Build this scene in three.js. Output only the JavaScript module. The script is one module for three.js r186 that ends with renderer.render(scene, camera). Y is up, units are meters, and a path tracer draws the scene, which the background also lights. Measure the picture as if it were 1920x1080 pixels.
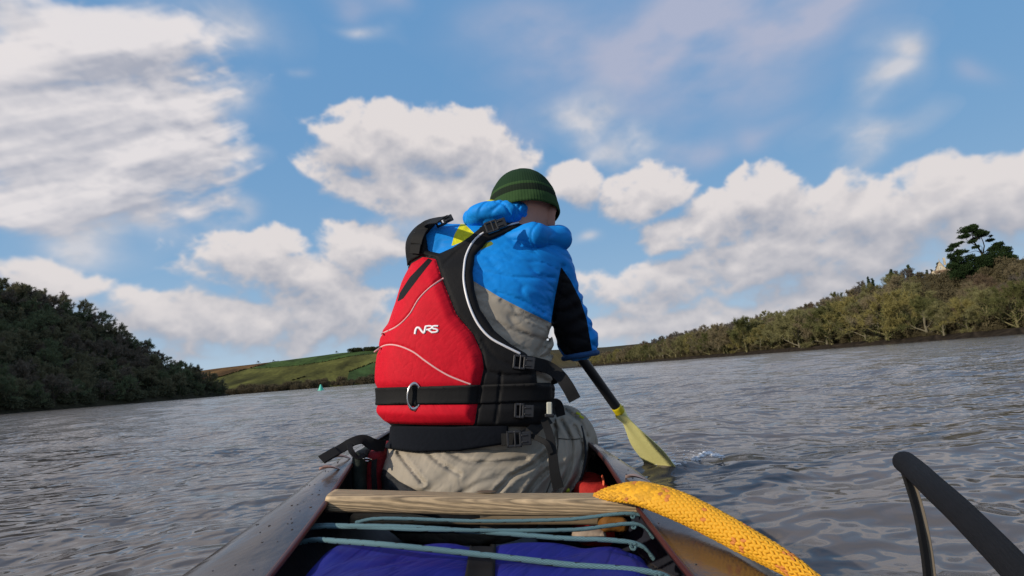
import * as THREE from 'three';
import { mergeGeometries, mergeVertices } from 'three/addons/utils/BufferGeometryUtils.js';
import { RoundedBoxGeometry } from 'three/addons/geometries/RoundedBoxGeometry.js';

// ------------------------------------------------------------------ camera, sky, sun, exposure
const PITCH = Math.atan(0.158), ROLL = THREE.MathUtils.degToRad(-4.5), EYE = 0.40;   // a camera 0.4 m above the water in a canoe that heels to the right
const scene = new THREE.Scene();
const camera = new THREE.PerspectiveCamera(56.73, 16 / 9, 0.05, 6000);
camera.position.set(0, EYE, 0);
camera.rotation.set(0, 0, 0);
camera.quaternion.setFromAxisAngle(new THREE.Vector3(0, 0, 1), ROLL).multiply(new THREE.Quaternion().setFromAxisAngle(new THREE.Vector3(1, 0, 0), PITCH));
scene.add(camera);
const renderer = new THREE.WebGLRenderer({ antialias: true });
renderer.toneMapping = THREE.LinearToneMapping;
renderer.toneMappingExposure = 1.0;
renderer.shadowMap.enabled = true;

const SUN_AZ = THREE.MathUtils.degToRad(-120), SUN_EL = THREE.MathUtils.degToRad(25);
const sunDir = new THREE.Vector3(Math.sin(SUN_AZ) * Math.cos(SUN_EL), Math.sin(SUN_EL), -Math.cos(SUN_AZ) * Math.cos(SUN_EL));
const sun = new THREE.DirectionalLight(new THREE.Color(1.0, 0.89, 0.74), 4.2);
sun.position.copy(sunDir).multiplyScalar(60); sun.castShadow = true; sun.shadow.radius = 1.5;
sun.shadow.mapSize.set(2048, 2048); Object.assign(sun.shadow.camera, { left: -8, right: 8, top: 8, bottom: -8, near: 1, far: 160 });
scene.add(sun, sun.target);

// ------------------------------------------------------------------ random numbers and noise
function rng(seed) { let s = seed >>> 0; return () => { s = (s + 0x6d2b79f5) >>> 0; let t = Math.imul(s ^ (s >>> 15), 1 | s); t = (t + Math.imul(t ^ (t >>> 7), 61 | t)) ^ t; return ((t ^ (t >>> 14)) >>> 0) / 4294967296; }; }
const PERM = new Uint8Array(512); { const r = rng(77), a = [...Array(256).keys()]; for (let i = 255; i > 0; i--) { const j = Math.floor(r() * (i + 1)); [a[i], a[j]] = [a[j], a[i]]; } for (let i = 0; i < 512; i++) PERM[i] = a[i & 255]; }
const GX = new Float32Array(256), GY = new Float32Array(256), GZ = new Float32Array(256); { const r = rng(5); for (let i = 0; i < 256; i++) { const z = r() * 2 - 1, a = r() * 6.2832, q = Math.sqrt(1 - z * z); GX[i] = q * Math.cos(a); GY[i] = q * Math.sin(a); GZ[i] = z; } }
function noise(x, y, z) {                                                  // gradient noise, about -1..1
  const X = Math.floor(x), Y = Math.floor(y), Z = Math.floor(z); x -= X; y -= Y; z -= Z;
  const u = x * x * x * (x * (x * 6 - 15) + 10), v = y * y * y * (y * (y * 6 - 15) + 10), w = z * z * z * (z * (z * 6 - 15) + 10), i = X & 255, j = Y & 255, k = Z & 255;
  const A = PERM[i] + j, B = PERM[i + 1] + j, AA = PERM[A & 255] + k, AB = PERM[(A + 1) & 255] + k, BA = PERM[B & 255] + k, BB = PERM[(B + 1) & 255] + k;
  const g = (h, a, b, c) => GX[h] * a + GY[h] * b + GZ[h] * c;
  const x1 = g(PERM[AA & 511], x, y, z), x2 = g(PERM[BA & 511], x - 1, y, z), x3 = g(PERM[AB & 511], x, y - 1, z), x4 = g(PERM[BB & 511], x - 1, y - 1, z);
  const x5 = g(PERM[(AA + 1) & 511], x, y, z - 1), x6 = g(PERM[(BA + 1) & 511], x - 1, y, z - 1), x7 = g(PERM[(AB + 1) & 511], x, y - 1, z - 1), x8 = g(PERM[(BB + 1) & 511], x - 1, y - 1, z - 1);
  const a = x1 + u * (x2 - x1), b = x3 + u * (x4 - x3), c = x5 + u * (x6 - x5), d = x7 + u * (x8 - x7), e = a + v * (b - a), f = c + v * (d - c);
  return 1.6 * (e + w * (f - e));
}
function fbm(x, y, z, o) { let s = 0, a = 0.5; for (let i = 0; i < o; i++) { s += a * noise(x, y, z); x = x * 2.03 + 7.1; y = y * 2.03 + 3.7; z = z * 2.03 + 1.3; a *= 0.5; } return s; }
const clamp = (x, a = 0, b = 1) => Math.min(b, Math.max(a, x)), sstep = (a, b, x) => { const t = clamp((x - a) / (b - a)); return t * t * (3 - 2 * t); }, mix = (a, b, t) => a + (b - a) * t;

// ------------------------------------------------------------------ sky: blue air, cumulus (0), soft cloud (1), veils (2) and smooth streaky cloud (3): azimuth, elevation, radii in degrees, weight, kind
const CLOUDS = [[-35.9,29.0,7.7,3.7,1.00,3],[-38.9,24.5,8.5,4.9,1.10,3],[-32.8,23.9,5.5,5.3,1.00,3],[-41.5,20.5,6.4,4.9,1.10,3],[-35.1,18.0,7.0,4.1,1.00,3],[-32.1,28.5,4.6,4.7,0.80,3],[-38.0,14.0,3.3,2.2,0.70,1],[-25.9,27.7,2.7,1.9,0.60,1],[-29.4,33.8,4.7,2.5,0.45,1],[-15.9,23.6,4.4,3.8,1.00,0],[-9.5,24.6,6.0,3.4,1.10,0],[-3.6,23.6,5.5,3.7,1.10,0],[-0.1,21.8,3.4,2.7,0.90,0],[-12.6,20.5,6.0,2.7,0.80,0],[-5.1,19.3,7.3,3.3,1.00,0],[-8.2,16.6,6.7,2.5,0.50,1],[8.9,19.1,3.3,2.2,0.90,0],[15.9,17.1,4.2,2.7,0.90,0],[18.4,12.6,3.1,1.8,0.80,0],[9.8,13.7,2.2,0.9,0.50,1],[27.0,13.8,4.3,3.8,1.10,0],[22.9,13.0,4.3,3.1,1.00,0],[28.5,10.9,3.5,3.0,1.00,0],[25.8,8.8,6.3,3.1,1.00,0],[34.4,12.2,3.5,3.3,1.00,0],[37.2,9.7,5.3,3.7,1.10,0],[41.6,11.8,2.9,2.6,1.00,0],[42.6,9.4,3.7,3.4,1.00,0],[33.2,10.0,4.3,2.9,0.90,0],[44.7,8.4,2.3,3.3,0.90,0],[-41.9,10.4,3.7,2.1,1.00,0],[-38.9,9.7,2.9,1.5,0.90,0],[-43.0,7.2,6.7,3.3,0.90,0],[-27.2,11.8,4.7,3.0,0.90,0],[-23.4,13.9,2.4,2.1,0.80,0],[-21.4,10.3,6.7,3.2,1.00,0],[-31.9,7.3,8.9,2.9,1.00,0],[-23.4,6.1,13.5,3.1,1.00,0],[-17.4,7.5,5.9,3.3,1.00,0],[-14.5,13.4,4.9,3.3,0.90,0],[-17.3,11.3,3.7,2.2,0.70,0],[-27.7,16.8,2.3,1.7,0.60,1],[-33.4,15.4,2.9,1.9,0.70,1],[14.2,7.0,6.8,3.3,0.90,0],[18.1,8.2,5.6,2.2,0.90,0],[21.1,3.5,9.3,2.7,1.00,0],[29.0,5.2,5.8,2.5,0.90,0],[11.0,3.4,6.4,2.8,0.90,0],[34.3,6.4,5.9,2.4,0.90,0],[32.0,7.8,5.2,2.4,0.80,0],[24.1,31.4,13.6,4.7,0.62,2],[32.9,29.7,6.2,2.9,0.60,2],[14.7,30.1,11.1,4.2,0.42,2],[24.7,25.5,10.8,3.3,0.42,2],[6.1,34.6,8.1,4.0,0.38,2],[39.8,24.5,1.6,2.0,0.65,1],[38.6,22.3,2.2,1.7,0.65,1],[10.5,25.1,3.7,2.6,0.75,1],[14.8,21.8,4.2,2.1,0.70,1],[36.7,18.3,3.0,2.0,0.75,1],[36.7,16.4,1.9,1.8,0.50,1],[28.0,20.5,4.0,1.6,0.40,2],[20.7,20.3,3.0,1.5,0.40,2],[44.2,20.6,1.3,1.6,0.30,2],[-25.9,22.8,1.6,0.9,0.60,1],[-13.8,34.3,3.0,0.7,0.45,1],[-14.0,36.7,2.9,1.5,0.45,2],[-44.1,29.0,2.9,4.0,0.75,1],[-43.0,17.1,1.9,0.6,0.40,1],[-22.0,30.8,1.1,0.6,0.35,1],[2.0,25.2,3.3,1.8,0.30,2]];
{ const r = rng(31);                                                      // the same kind of sky all the way round
  for (let i = 0; i < 95; i++) { const az = 50 + r() * 260, low = r() < 0.6, el = low ? 3 + r() * 11 : 12 + r() * 28, k = r(); CLOUDS.push([az > 180 ? az - 360 : az, el, (low ? 7 : 6) * (0.6 + r()), 2.2 + 2.6 * r(), low ? 0.95 : k < 0.5 ? 0.95 : 0.5, low || k < 0.5 ? 0 : 2]); }
  for (let i = 0; i < 22; i++) CLOUDS.push([r() * 360 - 180, 42 + r() * 34, 9 + r() * 12, 4 + r() * 4, 0.35 + r() * 0.4, r() < 0.4 ? 0 : 2]); }
function makeSky() {
  const W = 3072, H = W / 2, data = new Float32Array(W * H * 4), bins = Array.from({ length: 72 }, () => []), R = Math.PI / 180;
  for (const c of CLOUDS) for (let b = 0; b < 72; b++) { let d = Math.abs(b * 5 - 177.5 - c[0]); d = Math.min(d, 360 - d); if (d * Math.cos(c[1] * R) < c[2] * 1.6 + 6) bins[b].push(c); }
  const cover = (az, el, bin) => {
    const ce = Math.cos(el * R), x = Math.sin(az * R) * ce, y = Math.sin(el * R), z = -Math.cos(az * R) * ce;
    const wx = 3.2 * noise(x * 9 + 5, y * 14, z * 9), wy = 1.7 * noise(x * 10, y * 15 + 9, z * 10);
    let cu = -1, so = 0, ve = 0, sm = -1;
    for (const c of bin) {
      let da = az - c[0]; if (da > 180) da -= 360; if (da < -180) da += 360;
      const g = c[5] ? 0.9 : 0.5, u = (da * ce + wx * g) / c[2], v = (el - c[1] + wy * g) / c[3], q = u * u + v * v; if (q > 2.5) continue;
      if (c[5] === 3) { const s = c[4] * (1 - q * 0.62); sm = sm > s ? sm + Math.max(0, s) * 0.1 : s + Math.max(0, sm) * 0.1; } else if (c[5] === 0) { const s = c[4] * (1 - q * 0.75); cu = cu > s ? cu + Math.max(0, s) * 0.12 : s + Math.max(0, cu) * 0.12; } else { const s = c[4] * Math.exp(-q * 1.5); if (c[5] === 1) so = Math.max(so, s) + Math.min(so, s) * 0.3; else ve = ve + s * (1 - ve); }
    }
    let n = 0, a = 0.6, f = 11; for (let i = 0; i < 6; i++) { n += a * (0.55 - Math.abs(noise(x * f, y * f * 1.35, z * f + i * 3))); f *= 2.05; a *= 0.53; }   // billows
    const st = fbm(x * 7, y * 16, z * 7 + 40, 5), sa = az * 0.10 - el * 0.06, sb = el * 0.30 - az * 0.10, sk = fbm(sa + 0.7 * st, sb + 0.5 * st, 6.5, 5);
    return [cu + n * 1.25 - 0.48, so * (0.55 + 1.5 * n + 1.9 * st), ve * (1.2 + 1.8 * st + 0.35 * n), n, st, sm + sk * 1.5 + n * 0.6 - 0.40, sk];
  };
  for (let row = 0; row < H; row++) {
    const el = ((row + 0.5) / H - 0.5) * 180; if (el < -1) { for (let c = 0; c < W; c++) { const o = (row * W + c) * 4; data[o] = 0.30; data[o + 1] = 0.32; data[o + 2] = 0.36; data[o + 3] = 1; } continue; }
    const e = Math.max(el, 0), h = Math.exp(-e / 13), h2 = Math.exp(-e / 5);
    for (let col = 0; col < W; col++) {
      const th = ((col + 0.5) / W - 0.5) * 2 * Math.PI, az = Math.atan2(Math.cos(th), -Math.sin(th)) / R, bin = bins[Math.min(71, Math.floor((az + 180) / 5))];
      const ce = Math.cos(e * R), sc = Math.cos(az * R - SUN_AZ) * ce * Math.cos(SUN_EL) + Math.sin(e * R) * Math.sin(SUN_EL), glow = 0.12 * Math.pow(Math.max(0, sc), 6);
      const air = [0.125 + 0.22 * h + 0.16 * h2 + glow, 0.295 + 0.27 * h + 0.08 * h2 + glow, 0.555 + 0.20 * h + glow];
      const [cu, so, ve, n, st, sm, sk] = cover(az, e, bin), smUp = cover(az - 0.6, e + 1.8, bin)[5], soft = cover(az, e + 1.1, bin)[0], up = cover(az - 0.55, e + 2.6, bin)[0];
      const edge = clamp((cu - soft) * 0.9, -0.4, 0.6), low = sstep(16, 7, e), ac = 0.96 * sstep(-0.16 + 0.10 * low, 0.52 - edge * 0.5 + 0.25 * low, cu - 0.10 * low + 0.35 * low * st) * (1 - 0.30 * sstep(0.10, 0.9, up - cu)), lit = clamp(0.57 + 0.42 * clamp((cu - up) * 1.1, -1, 1) + 0.34 * edge + 0.42 * (n - 0.36) - 0.16 * clamp(cu - 0.5, 0, 1) + - 0.20 * low);
      const cc = [mix(0.35, 0.775, lit), mix(0.365, 0.72, lit), mix(0.43, 0.705, lit)];
      const am = 0.95 * sstep(-0.25, 0.55, sm), lm = clamp(0.62 + 0.75 * clamp(sm - smUp, -0.6, 0.7) + 0.75 * sk + 0.25 * (n - 0.36)), cm = [mix(0.40, 0.80, lm), mix(0.415, 0.755, lm), mix(0.485, 0.755, lm)];
      const as = clamp(Math.max(so, 0)) * 0.85, av = clamp(ve) * 0.8, hz = 0.36 * Math.exp(-e / 6);
      const o = (row * W + col) * 4;
      for (let k = 0; k < 3; k++) {
        let v = air[k]; v = mix(v, [0.47, 0.48, 0.60][k], av); v = mix(v, [0.63, 0.62, 0.65][k] * (0.92 + 0.25 * n), as); v = mix(v, cm[k], am); v = mix(v, cc[k], ac); v = mix(v, [0.52, 0.545, 0.60][k], hz);
        data[o + k] = v;
      }
      data[o + 3] = 1;
    }
  }
  const t = new THREE.DataTexture(data, W, H, THREE.RGBAFormat, THREE.FloatType); t.mapping = THREE.EquirectangularReflectionMapping; t.magFilter = THREE.LinearFilter; t.needsUpdate = true; return t;
}
const skyTexture = makeSky();
scene.background = skyTexture; scene.environment = skyTexture;

// ------------------------------------------------------------------ helpers
const V3 = (x, y, z) => new THREE.Vector3(x, y, z), CP = Math.cos(PITCH), SP = Math.sin(PITCH);
// The canoe's own frame has the camera as its origin: x to the right, y up, z backwards. at() gives the point that lies D metres ahead and is seen at (px, py) on a 1920 x 1080 picture; seen() is its inverse.
function at(px, py, D) { const X = (px - 960) / 1000, Y = (540 - py) / 1000, t = D / (CP - Y * SP); return V3(X * t, (Y * CP + SP) * t, -D); }
function seen(p) { const d = p.y * SP - p.z * CP; return [960 + 1000 * p.x / d, 540 - 1000 * (p.y * CP + p.z * SP) / d]; }
const boatM = new THREE.Matrix4().makeTranslation(0, EYE, 0).multiply(new THREE.Matrix4().makeRotationZ(ROLL)), boatQ = new THREE.Quaternion().setFromAxisAngle(V3(0, 0, 1), ROLL);
const used = {};
function numbered(name) { const n = used[name] = (used[name] ?? -1) + 1; return n ? name + '_' + String(n).padStart(3, '0') : name; }
function info(o, label, category, group, kind) { if (label) o.userData.label = label; if (category) o.userData.category = category; if (group) o.userData.group = group; if (kind) o.userData.kind = kind; return o; }
const shade = (m) => { m.castShadow = m.receiveShadow = true; return m; };
function structure(name, geo, mat) { const m = shade(new THREE.Mesh(geo, mat)); m.name = numbered(name); m.userData.kind = 'structure'; scene.add(m); return m; }
function thing(name, label, category, group) { const o = new THREE.Group(); o.name = numbered(name); info(o, label, category, group); scene.add(o); return o; }
function part(parent, name, geo, mat, label) { const m = shade(new THREE.Mesh(geo, mat)); m.name = name; if (label) m.userData.label = label; parent.add(m); return m; }
// a thing of the canoe: its base in canoe coordinates; its parts are given in canoe coordinates and moved to the base
function aboard(name, base, label, category, group) { const o = thing(name, label, category, group); o.position.copy(base.clone().applyMatrix4(boatM)); o.quaternion.copy(boatQ); o.userData_base = base; o.base = base; return o; }
function fit(o, parent, name, geo, mat, label) { geo.translate(-o.base.x, -o.base.y, -o.base.z); return part(parent ?? o, name, geo, mat, label); }
function sampled(table, x) { if (x <= table[0][0]) return table[0].slice(1); for (let i = 1; i < table.length; i++) if (x <= table[i][0]) { const a = table[i - 1], b = table[i], t = (x - a[0]) / (b[0] - a[0]); return a.slice(1).map((v, k) => mix(v, b[k + 1], t)); } return table[table.length - 1].slice(1); }
function smoothTable(rows, n) {                                            // Catmull-Rom through rows sorted by their first entry
  const out = [], x0 = rows[0][0], x1 = rows[rows.length - 1][0];
  for (let s = 0; s <= n; s++) { const x = mix(x0, x1, s / n); let i = 0; while (i < rows.length - 2 && x > rows[i + 1][0]) i++; const a = rows[Math.max(0, i - 1)], b = rows[i], c = rows[i + 1], d = rows[Math.min(rows.length - 1, i + 2)], t = (x - b[0]) / (c[0] - b[0]);
    out.push([x, ...b.slice(1).map((_, k) => { k++; const m0 = (c[k] - a[k]) / (c[0] - a[0] || 1) * (c[0] - b[0]), m1 = (d[k] - b[k]) / (d[0] - b[0] || 1) * (c[0] - b[0]), t2 = t * t, t3 = t2 * t; return (2 * t3 - 3 * t2 + 1) * b[k] + (t3 - 2 * t2 + t) * m0 + (-2 * t3 + 3 * t2) * c[k] + (t3 - t2) * m1; })]); }
  return out;
}
// a grid of points as a surface; uv in metres along both ways
function gridGeo(rows, closedU = false, uvScale = 1) {
  const nv = rows.length, nu = rows[0].length, pos = [], uv = [], idx = [];
  for (let j = 0; j < nv; j++) for (let i = 0; i < nu; i++) { const p = rows[j][i]; pos.push(p.x, p.y, p.z); uv.push(i / (nu - 1) * uvScale, j / (nv - 1) * uvScale); }
  for (let j = 0; j < nv - 1; j++) for (let i = 0; i < nu - 1 + (closedU ? 1 : 0); i++) { const a = j * nu + i, b = j * nu + (i + 1) % nu, c = a + nu, d = b + nu; idx.push(a, b, d, a, d, c); }
  const g = new THREE.BufferGeometry(); g.setAttribute('position', new THREE.Float32BufferAttribute(pos, 3)); g.setAttribute('uv', new THREE.Float32BufferAttribute(uv, 2)); g.setIndex(idx); g.computeVertexNormals(); return g;
}
function tube(points, radius, seg = 40, sides = 10, closed = false, caps = true) {
  const curve = new THREE.CatmullRomCurve3(points, closed), fr = curve.computeFrenetFrames(seg, closed), rows = [], rad = typeof radius === 'function' ? radius : () => [radius, radius];
  for (let j = 0; j <= seg; j++) { const t = j / seg, p = curve.getPoint(t), [a, b] = rad(t), row = []; for (let i = 0; i <= sides; i++) { const w = i / sides * 2 * Math.PI; row.push(p.clone().addScaledVector(fr.normals[j], Math.cos(w) * a).addScaledVector(fr.binormals[j], Math.sin(w) * b)); } rows.push(row); }
  if (caps && !closed) for (const [end, dir, q] of [[0, -1, rows[0]], [seg, 1, rows[seg]]]) { const c = curve.getPoint(end / seg), T = fr.tangents[end], r = Math.max(...rad(end / seg)); const extra = [0.5, 0.85, 1].map((s) => q.map((p) => p.clone().lerp(c, 1 - Math.sqrt(Math.max(0, 1 - s * s))).addScaledVector(T, dir * r * s * 0.7))); if (dir < 0) rows.unshift(...extra.reverse()); else rows.push(...extra); }
  const g = gridGeo(rows); const L = curve.getLength(), uv = g.attributes.uv; for (let i = 0; i < uv.count; i++) uv.setXY(i, uv.getX(i), uv.getY(i) * L); return g;
}
// a flat band of webbing with thickness through points; up gives the way its broad side faces
function band(points, width, thick, up, seg = 40) {
  const curve = new THREE.CatmullRomCurve3(points), rows = [], W = typeof width === 'function' ? width : () => width;
  for (let j = 0; j <= seg; j++) { const t = j / seg, p = curve.getPoint(t), T = curve.getTangent(t), U = (typeof up === 'function' ? up(t) : up).clone(), S = V3().crossVectors(T, U).normalize(), N = V3().crossVectors(S, T).normalize(), w = W(t) / 2, h = thick / 2, e = Math.min(h, w) * 0.5;
    rows.push([[-w, -h + e], [-w, h - e], [-w + e, h], [w - e, h], [w, h - e], [w, -h + e], [w - e, -h], [-w + e, -h], [-w, -h + e]].map(([a, b]) => p.clone().addScaledVector(S, a).addScaledVector(N, b))); }
  for (const [q, front] of [[rows[0], true], [rows[seg], false]]) { const c = q[0].clone().add(q[4]).multiplyScalar(0.5), r = q.map(() => c.clone()); if (front) rows.unshift(r); else rows.push(r); }
  const g = gridGeo(rows).toNonIndexed(); g.computeVertexNormals(); return g;
}
function rbox(w, h, d, r, m) { const g = new RoundedBoxGeometry(w, h, d, 3, Math.min(r, w / 2.01, h / 2.01, d / 2.01)); if (m) g.applyMatrix4(m); return g; }
const placeM = (p, x, y, z) => new THREE.Matrix4().makeBasis(x, y, z).setPosition(p);
const bare = (g) => { const o = g.index ? g.toNonIndexed() : g; for (const k of Object.keys(o.attributes)) if (!['position', 'normal', 'uv'].includes(k)) o.deleteAttribute(k); return o; };
const join = (list) => mergeGeometries(list.map(bare));

// ---- signed distance fields and their surfaces
const smin = (a, b, k) => { const h = Math.max(k - Math.abs(a - b), 0) / k; return Math.min(a, b) - h * h * k * 0.25; }, smax = (a, b, k) => -smin(-a, -b, k);
function capsule(x, y, z, a, b, ra, rb) { const bx = b.x - a.x, by = b.y - a.y, bz = b.z - a.z, px = x - a.x, py = y - a.y, pz = z - a.z, t = clamp((px * bx + py * by + pz * bz) / (bx * bx + by * by + bz * bz)); const dx = px - bx * t, dy = py - by * t, dz = pz - bz * t; return Math.sqrt(dx * dx + dy * dy + dz * dz) - (ra + (rb - ra) * t); }
function ball(x, y, z, c, rx, ry, rz) { const u = (x - c.x) / rx, v = (y - c.y) / ry, w = (z - c.z) / rz, k = Math.sqrt(u * u + v * v + w * w); return (k - 1) * Math.min(rx, ry, rz); }
function boxSDF(x, y, z, c, hx, hy, hz, r) { const qx = Math.abs(x - c.x) - hx + r, qy = Math.abs(y - c.y) - hy + r, qz = Math.abs(z - c.z) - hz + r; return Math.hypot(Math.max(qx, 0), Math.max(qy, 0), Math.max(qz, 0)) + Math.min(Math.max(qx, qy, qz), 0) - r; }
function polySDF(px, py, poly) { let d = 1e9, s = 1; for (let i = 0, j = poly.length - 1; i < poly.length; j = i++) { const a = poly[i], b = poly[j], ex = b[0] - a[0], ey = b[1] - a[1], wx = px - a[0], wy = py - a[1], t = clamp((wx * ex + wy * ey) / (ex * ex + ey * ey)), x = wx - ex * t, y = wy - ey * t; d = Math.min(d, x * x + y * y); const c1 = py >= a[1], c2 = py < b[1], c3 = ex * wy > ey * wx; if ((c1 && c2 && c3) || (!c1 && !c2 && !c3)) s = -s; } return s * Math.sqrt(d); }
function polyline(px, py, pts) { let d = 1e9; for (let i = 1; i < pts.length; i++) { const a = pts[i - 1], b = pts[i], ex = b[0] - a[0], ey = b[1] - a[1], wx = px - a[0], wy = py - a[1], t = clamp((wx * ex + wy * ey) / (ex * ex + ey * ey)), x = wx - ex * t, y = wy - ey * t; d = Math.min(d, x * x + y * y); } return Math.sqrt(d); }
function curve2(pts, n = 8) { const c = new THREE.SplineCurve(pts.map((p) => new THREE.Vector2(p[0], p[1]))); return c.getPoints(n * (pts.length - 1)).map((p) => [p.x, p.y]); }
function surface(f, lo, hi, h) {                                          // surface nets, then one Newton step onto the field's zero
  const n = [0, 1, 2].map((k) => Math.ceil((hi.getComponent(k) - lo.getComponent(k)) / h) + 1), [nx, ny, nz] = n, val = new Float32Array(nx * ny * nz), B = 6, at3 = (i, j, k) => (k * ny + j) * nx + i;
  for (let k0 = 0; k0 < nz; k0 += B) for (let j0 = 0; j0 < ny; j0 += B) for (let i0 = 0; i0 < nx; i0 += B) {
    const c = f(lo.x + (i0 + B / 2) * h, lo.y + (j0 + B / 2) * h, lo.z + (k0 + B / 2) * h), far = Math.abs(c) > B * h * 0.87 * 1.9 + 0.02;
    for (let k = k0; k < Math.min(nz, k0 + B); k++) for (let j = j0; j < Math.min(ny, j0 + B); j++) for (let i = i0; i < Math.min(nx, i0 + B); i++) val[at3(i, j, k)] = far ? c : f(lo.x + i * h, lo.y + j * h, lo.z + k * h);
  }
  const id = new Int32Array(nx * ny * nz).fill(-1), pos = [], idx = [], E = [[0, 1], [2, 3], [4, 5], [6, 7], [0, 2], [1, 3], [4, 6], [5, 7], [0, 4], [1, 5], [2, 6], [3, 7]];
  for (let k = 0; k < nz - 1; k++) for (let j = 0; j < ny - 1; j++) for (let i = 0; i < nx - 1; i++) {
    const v = []; let inside = 0; for (let c = 0; c < 8; c++) { const q = val[at3(i + (c & 1), j + ((c >> 1) & 1), k + (c >> 2))]; v.push(q); if (q < 0) inside++; }
    if (inside === 0 || inside === 8) continue;
    let x = 0, y = 0, z = 0, m = 0; for (const [a, b] of E) if ((v[a] < 0) !== (v[b] < 0)) { const t = v[a] / (v[a] - v[b]); x += (a & 1) + ((b & 1) - (a & 1)) * t; y += ((a >> 1) & 1) + (((b >> 1) & 1) - ((a >> 1) & 1)) * t; z += (a >> 2) + ((b >> 2) - (a >> 2)) * t; m++; }
    id[at3(i, j, k)] = pos.length / 3; pos.push(lo.x + (i + x / m) * h, lo.y + (j + y / m) * h, lo.z + (k + z / m) * h);
  }
  const quad = (a, b, c, d, flip) => { if (a < 0 || b < 0 || c < 0 || d < 0) return; if (flip) idx.push(a, c, b, a, d, c); else idx.push(a, b, c, a, c, d); };
  for (let k = 1; k < nz - 1; k++) for (let j = 1; j < ny - 1; j++) for (let i = 1; i < nx - 1; i++) {
    const s = val[at3(i, j, k)] < 0;
    if (s !== (val[at3(i + 1, j, k)] < 0)) quad(id[at3(i, j - 1, k - 1)], id[at3(i, j, k - 1)], id[at3(i, j, k)], id[at3(i, j - 1, k)], !s);
    if (s !== (val[at3(i, j + 1, k)] < 0)) quad(id[at3(i - 1, j, k - 1)], id[at3(i - 1, j, k)], id[at3(i, j, k)], id[at3(i, j, k - 1)], !s);
    if (s !== (val[at3(i, j, k + 1)] < 0)) quad(id[at3(i - 1, j - 1, k)], id[at3(i, j - 1, k)], id[at3(i, j, k)], id[at3(i - 1, j, k)], !s);
  }
  const nor = new Float32Array(pos.length), uv = new Float32Array(pos.length / 3 * 2), e = h * 0.35;
  for (let i = 0; i < pos.length; i += 3) {
    const x = pos[i], y = pos[i + 1], z = pos[i + 2], a = f(x + e, y - e, z - e), b = f(x - e, y - e, z + e), c = f(x - e, y + e, z - e), d = f(x + e, y + e, z + e), m = (a + b + c + d) / 4;
    let gx = a - b - c + d, gy = -a - b + c + d, gz = -a + b - c + d; const L = Math.hypot(gx, gy, gz) || 1; gx /= L; gy /= L; gz /= L; const s = clamp(m / Math.max(0.5, L / (4 * e)), -h * 0.6, h * 0.6);
    pos[i] -= gx * s; pos[i + 1] -= gy * s; pos[i + 2] -= gz * s; nor[i] = gx; nor[i + 1] = gy; nor[i + 2] = gz; uv[i / 3 * 2] = x + 0.55 * z; uv[i / 3 * 2 + 1] = y + 0.35 * z;
  }
  const g = new THREE.BufferGeometry(); g.setAttribute('position', new THREE.Float32BufferAttribute(pos, 3)); g.setAttribute('normal', new THREE.BufferAttribute(nor, 3)); g.setAttribute('uv', new THREE.BufferAttribute(uv, 2)); g.setIndex(idx); return g;
}
// cuts a surface along a line where fn is zero: [where fn < 0, where fn > 0]; the seam is exact
function cut(geo, fn) {
  const P = geo.attributes.position, N = geo.attributes.normal, U = geo.attributes.uv, n = P.count, val = new Float32Array(n), out = [0, 1].map(() => ({ pos: [], nor: [], uv: [], idx: [], map: new Map() })), p = V3(), q = V3();
  for (let i = 0; i < n; i++) { p.fromBufferAttribute(P, i); q.fromBufferAttribute(N, i); val[i] = fn(p, q) || 1e-7; }
  const vert = (o, i) => { if (!o.map.has(i)) { o.map.set(i, o.pos.length / 3); o.pos.push(P.getX(i), P.getY(i), P.getZ(i)); o.nor.push(N.getX(i), N.getY(i), N.getZ(i)); o.uv.push(U.getX(i), U.getY(i)); } return o.map.get(i); };
  const between = (o, i, j) => { if (i > j) [i, j] = [j, i]; const key = 'e' + i + '_' + j; if (!o.map.has(key)) { const t = val[i] / (val[i] - val[j]), m = (A, k) => mix(A.getComponent(i, k), A.getComponent(j, k), t); o.map.set(key, o.pos.length / 3); o.pos.push(m(P, 0), m(P, 1), m(P, 2)); o.nor.push(m(N, 0), m(N, 1), m(N, 2)); o.uv.push(m(U, 0), m(U, 1)); } return o.map.get(key); };
  const I = geo.index.array;
  for (let t = 0; t < I.length; t += 3) for (const side of [0, 1]) {
    const tri = [I[t], I[t + 1], I[t + 2]], poly = [], o = out[side];
    for (let k = 0; k < 3; k++) { const a = tri[k], b = tri[(k + 1) % 3], ia = (val[a] < 0) === (side === 0), ib = (val[b] < 0) === (side === 0); if (ia) poly.push(vert(o, a)); if (ia !== ib) poly.push(between(o, a, b)); }
    for (let k = 2; k < poly.length; k++) o.idx.push(poly[0], poly[k - 1], poly[k]);
  }
  return out.map((o) => { const g = new THREE.BufferGeometry(); g.setAttribute('position', new THREE.Float32BufferAttribute(o.pos, 3)); g.setAttribute('normal', new THREE.Float32BufferAttribute(o.nor, 3)); g.setAttribute('uv', new THREE.Float32BufferAttribute(o.uv, 2)); g.setIndex(o.idx); return g; });
}
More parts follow.
